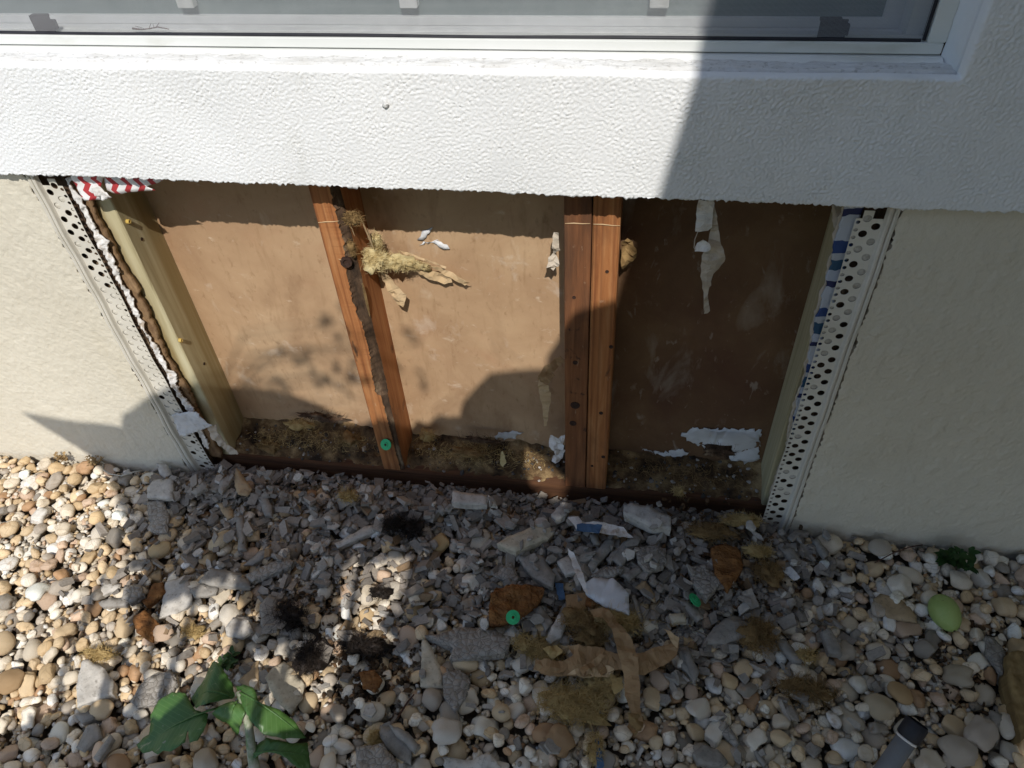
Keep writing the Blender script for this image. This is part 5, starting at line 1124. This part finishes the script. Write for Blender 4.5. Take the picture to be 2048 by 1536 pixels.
pb3 = tag(empty('paper_scrap', onY(1110, 900, .08)), 'crumpled white paper in the sun patch at the foot of the doubled studs', 'paper scrap')
ysheet('paper', Z6, [(440, 910), (480, 870), (530, 880), (590, 850), (570, 930), (590, 1000), (540, 1090), (470, 1090), (500, 1010), (450, 960)], .070, m_paper, pb3, bul=.012, seed=14)
# wool and leaf on the plate
for (px, py, rad, mt, lab) in [(700, 880, (.030, .018, .012), m_ins_b, 'brown wool heap on the plate left of the green washer'), (600, 850, (.040, .016, .014), m_ins, 'dull yellow wool on the plate in the left bay'), (855, 875, (.022, .010, .028), m_ins, 'yellow wool standing right of the rotted stud foot'),
                               (940, 905, (.050, .016, .008), m_ins_b, 'flat brown wool on the plate in the middle bay'), (540, 900, (.035, .020, .010), m_ins_b, 'brown wool in the corner by the left post'), (1355, 985, (.012, .008, .016), m_ins, 'small wool wisp hanging over the plate in the right bay'), (1440, 905, (.035, .014, .012), m_rot, 'dark mouldy scraps on the plate in the right bay'), (640, 835, (.06, .012, .010), m_rot, 'dark mouldy scraps along the plywood foot in the left bay'), (960, 880, (.06, .008, .006), m_rot, 'dark mouldy scraps along the plywood foot in the middle bay')]:
    yv = .095 if py < 890 else .07
    if px == 1355: yv = .036
    p = onY(px, py, yv); tuft('insulation_clump', mt, (p.x, p.y, max(p.z, dirt_h(p.x, p.y) if yv > .04 else p.z)), rad, 200, .02, .0006, px, lab, 'insulation', .7, group='wool scraps on the bottom plate')
o = ysheet('dry_leaf', R0, [(1005, 900), (1010, 912), (1012, 926), (1006, 933), (1000, 926), (1001, 910)], .05, m_inspale, None, .002, .002); recenter(o); tag(o, 'small yellow dry leaf on the plate in the middle bay', 'leaf')
# dead insect in the window track
bm = bmesh.new(); P = [onY(x, y, .040) for x, y in ((265, 57), (285, 59), (300, 57), (315, 54), (338, 58))]; tube(bm, P, [.0016, .0008, .001, .0008, .0006], 5)
for (a, b) in (((290, 58), (270, 52)), ((298, 57), (302, 47)), ((312, 55), (318, 46)), ((308, 55), (306, 48))): tube(bm, [onY(*a, .040), onY(*b, .039)], .0004, 4)
o = link('dead_insect', bm_mesh('dead_insect', bm), m_twig); recenter(o); tag(o, 'dry brown dead insect lying behind the window screen', 'insect')

# ---------------------------------------------------------------- behind the camera: what throws the shadows
# the person taking the picture
def skin_body(name, pts, edges, rad, material, root=0, parent=None):
    me = bpy.data.meshes.new(name); me.from_pydata(pts, edges, []); o = bpy.data.objects.new(name, me); C.objects.link(o); o.parent = parent
    md = o.modifiers.new('skin', 'SKIN'); me.skin_vertices[0]
    for i, r in enumerate(rad): me.skin_vertices[0].data[i].radius = (r, r)
    for i in range(len(pts)): me.skin_vertices[0].data[i].use_root = (i == root)
    o.modifiers.new('sub', 'SUBSURF').levels = 1; o.modifiers['sub'].render_levels = 1; me.materials.append(material); return o
pp = [(.74, -1.30, 1.04), (.72, -1.26, 1.28), (.715, -1.21, 1.55), (.60, -1.18, 1.74), (.575, -1.18, 1.83), (.575, -1.18, 1.905), (.568, -1.18, 1.975),
      (.46, -1.18, 1.775), (.345, -1.17, 1.765), (.30, -1.14, 1.56), (.33, -1.07, 1.47), (.36, -1.04, 1.46),
      (.82, -1.22, 1.70), (.95, -1.22, 1.46), (.86, -1.10, 1.36),
      (.66, -1.31, .98), (.64, -1.30, .52), (.62, -1.34, .08), (.62, -1.24, .03), (.84, -1.31, .98), (.86, -1.30, .52), (.87, -1.34, .08), (.87, -1.24, .03)]
pe = [(0, 1), (1, 2), (2, 3), (3, 4), (4, 5), (5, 6), (3, 7), (7, 8), (8, 9), (9, 10), (10, 11), (3, 12), (12, 13), (13, 14), (0, 15), (15, 16), (16, 17), (17, 18), (0, 19), (19, 20), (20, 21), (21, 22)]
pr = [.15, .15, .155, .10, .075, .115, .10, .085, .085, .055, .04, .035, .085, .055, .035, .095, .07, .05, .035, .095, .07, .05, .035]
person = tag(empty('person', (.74, -1.30, 0)), 'standing person in dark clothes holding up a phone', 'person')
b_ = skin_body('body', [tuple(Vector(q)-Vector((.74, -1.30, 0))) for q in pp], pe, pr, m_cloth, 0, person)
ph = tag(link('phone', boxmesh('phone', -.042, .042, -.085, .085, -.0045, .0045, bev=.002), m_black), 'dark phone held by the standing person', 'phone')
mm = Matrix((RT, UP, -FWD)).transposed().to_4x4(); mm.translation = CAM-FWD*.012-RT*.012-UP*.01; ph.matrix_world = mm
# unseen broad leaved shrub, crown and gaps shaped for the shadows they cast
YP = -1.15
sh = tag(empty('broad_leaved_shrub', (-.2, YP, 0)), 'unseen tall broad leaved shrub left of the person, crown shaped for its shadow', 'shrub')
def inside(p, poly):
    r = False
    for (x1, y1), (x2, y2) in zip(poly, poly[1:]+poly[:1]):
        if (y1 > p[1]) != (y2 > p[1]) and p[0] < (x2-x1)*(p[1]-y1)/(y2-y1)+x1: r = not r
    return r
def gp(px, py):
    p = onZ(px, py, .045); t = p.y-YP; return (p.x+.222*t, p.z+1.2*t)
crown = [(-.56, 1.545), (-.48, 1.56), (-.40, 1.645), (-.25, 1.71), (-.106, 1.71), (-.006, 1.655), (.10, 1.655), (.163, 1.675), (.248, 1.70), (.33, 1.73), (.395, 1.66), (.415, 1.52), (.43, 1.46), (.56, 1.43), (.60, .55), (-.70, .55)] + [gp(*q) for q in
        ((0, 1446), (110, 1425), (180, 1395), (290, 1432), (390, 1370), (425, 1330), (500, 1240), (440, 1160), (380, 1195), (310, 1228), (246, 1212), (198, 1186), (286, 1159), (255, 1124), (238, 1058), (205, 1005))] + [(-.59, 1.35)]  # right side widened to fill in the person's missing body shadow
gaps = [gp(*q)+(r_,) for q, r_ in (((572, 1370), .055), ((735, 1185), .055), ((715, 1262), .035), ((640, 1405), .025), ((650, 1330), .02), ((790, 1150), .025))]
def bigleaf(pts, y, name='leaf'):
    o = link(name, sheet(name, [Vector((x+.222*(YP-y)*-1, y, z-1.2*(y-YP))) for x, z in pts], .04, lambda v: Vector((0, .02*nz(v, 6), 0)), .001), m_shrub, sh); return o
bigleaf([(-.755, 1.56), (-.66, 1.566), (-.52, 1.555), (-.42, 1.53), (-.38, 1.44), (-.46, 1.38), (-.59, 1.36), (-.67, 1.46)], -1.16)
bigleaf([(-.52, 1.50), (-.47, 1.60), (-.40, 1.655), (-.32, 1.695), (-.25, 1.72), (-.16, 1.725), (-.106, 1.718), (-.04, 1.69), (-.006, 1.66), (.0, 1.56), (-.10, 1.48), (-.30, 1.44)], -1.20)
V, F = [], []; rnd = random.Random(3)
for n in range(5200):
    L_ = rnd.uniform(.09, .19) if n < 1300 else rnd.uniform(.03, .09); W_ = L_*rnd.uniform(.38, .55); x = rnd.uniform(-.72, .60); z = rnd.uniform(.55, 1.74); a = rnd.uniform(0, 6.28); ca, sa = math.cos(a), math.sin(a)
    out = [(-.5, 0), (-.3, .38), (.05, .5), (.35, .28), (.5, 0), (.35, -.28), (.05, -.5), (-.3, -.38)]
    pts = [(x+L_*u*ca-W_*v*sa, z+L_*u*sa+W_*v*ca) for u, v in out]
    if not all(inside(p, crown) for p in pts): continue
    if any(math.hypot((min(max(gx_, min(p[0] for p in pts)), max(p[0] for p in pts)))-gx_, (min(max(gz_, min(p[1] for p in pts)), max(p[1] for p in pts)))-gz_) < r_ for gx_, gz_, r_ in gaps): continue
    y = YP+rnd.uniform(-.16, .03); t = -(y-YP); k = len(V)
    V.append((x+.222*t, y+.010, z+1.2*t))
    for i, p in enumerate(pts): V.append((p[0]+.222*t, y+rnd.uniform(-.012, .012), p[1]+1.2*t))
    for i in range(8): F.append((k, k+1+i, k+1+(i+1) % 8))
tag(link('leaf', mesh('leaf', V, F, True), m_shrub, sh), kind='stuff')
bm = bmesh.new()
for i in range(7):
    x = -.5+i*.11; tube(bm, [(x*.4-.1, -1.32, -.02), (x*.7-.05, -1.34, .5), (x, -1.30, 1.0), (x+.02, -1.26, 1.4)], [.018, .014, .010, .005], 8)
link('stem', bm_mesh('stem', bm, True), m_stem, sh)
# a thin branch further back, its few leaves dapple the plywood
br = tag(empty('small_tree', (-.1, -1.98, 0)), 'small thin leaved tree behind the shrub', 'tree'); V, F = [], []; rnd = random.Random(9)
bm = bmesh.new(); tube(bm, [(-.10, -1.98, -.02), (-.14, -1.92, .9), (-.22, -1.80, 1.6), (-.30, -1.70, 2.2)], [.026, .02, .012, .005], 8)
for (px, py) in [(690, 690), (640, 745), (700, 745), (580, 715), (660, 790), (820, 690), (650, 660), (720, 700), (620, 770), (600, 690), (740, 760), (800, 740), (680, 640), (850, 760), (560, 760), (700, 800), (760, 690), (670, 720)]:
    p = onY(px, py, .13); q = p-Vector((-.222, 1, -1.2))*1.75
    for s in range(2):
        c = q+Vector((rnd.gauss(0, .012), rnd.gauss(0, .02), rnd.gauss(0, .012))); a = rnd.uniform(0, 6.28); u = Vector((math.cos(a), 0, math.sin(a)))*.022; v = Vector((-math.sin(a), .3, math.cos(a)))*.010; k = len(V)
        V += [c-u, c+v, c+u, c-v]; F.append((k, k+1, k+2, k+3))
    tube(bm, [(-.30, -1.70, 2.2), (.5*(-.30+q.x), q.y, q.z-.05), q], [.003, .002, .001], 5)
link('trunk', bm_mesh('trunk', bm, True), m_twig, br); link('leaf', mesh('leaf', V, F), m_shrub, br)
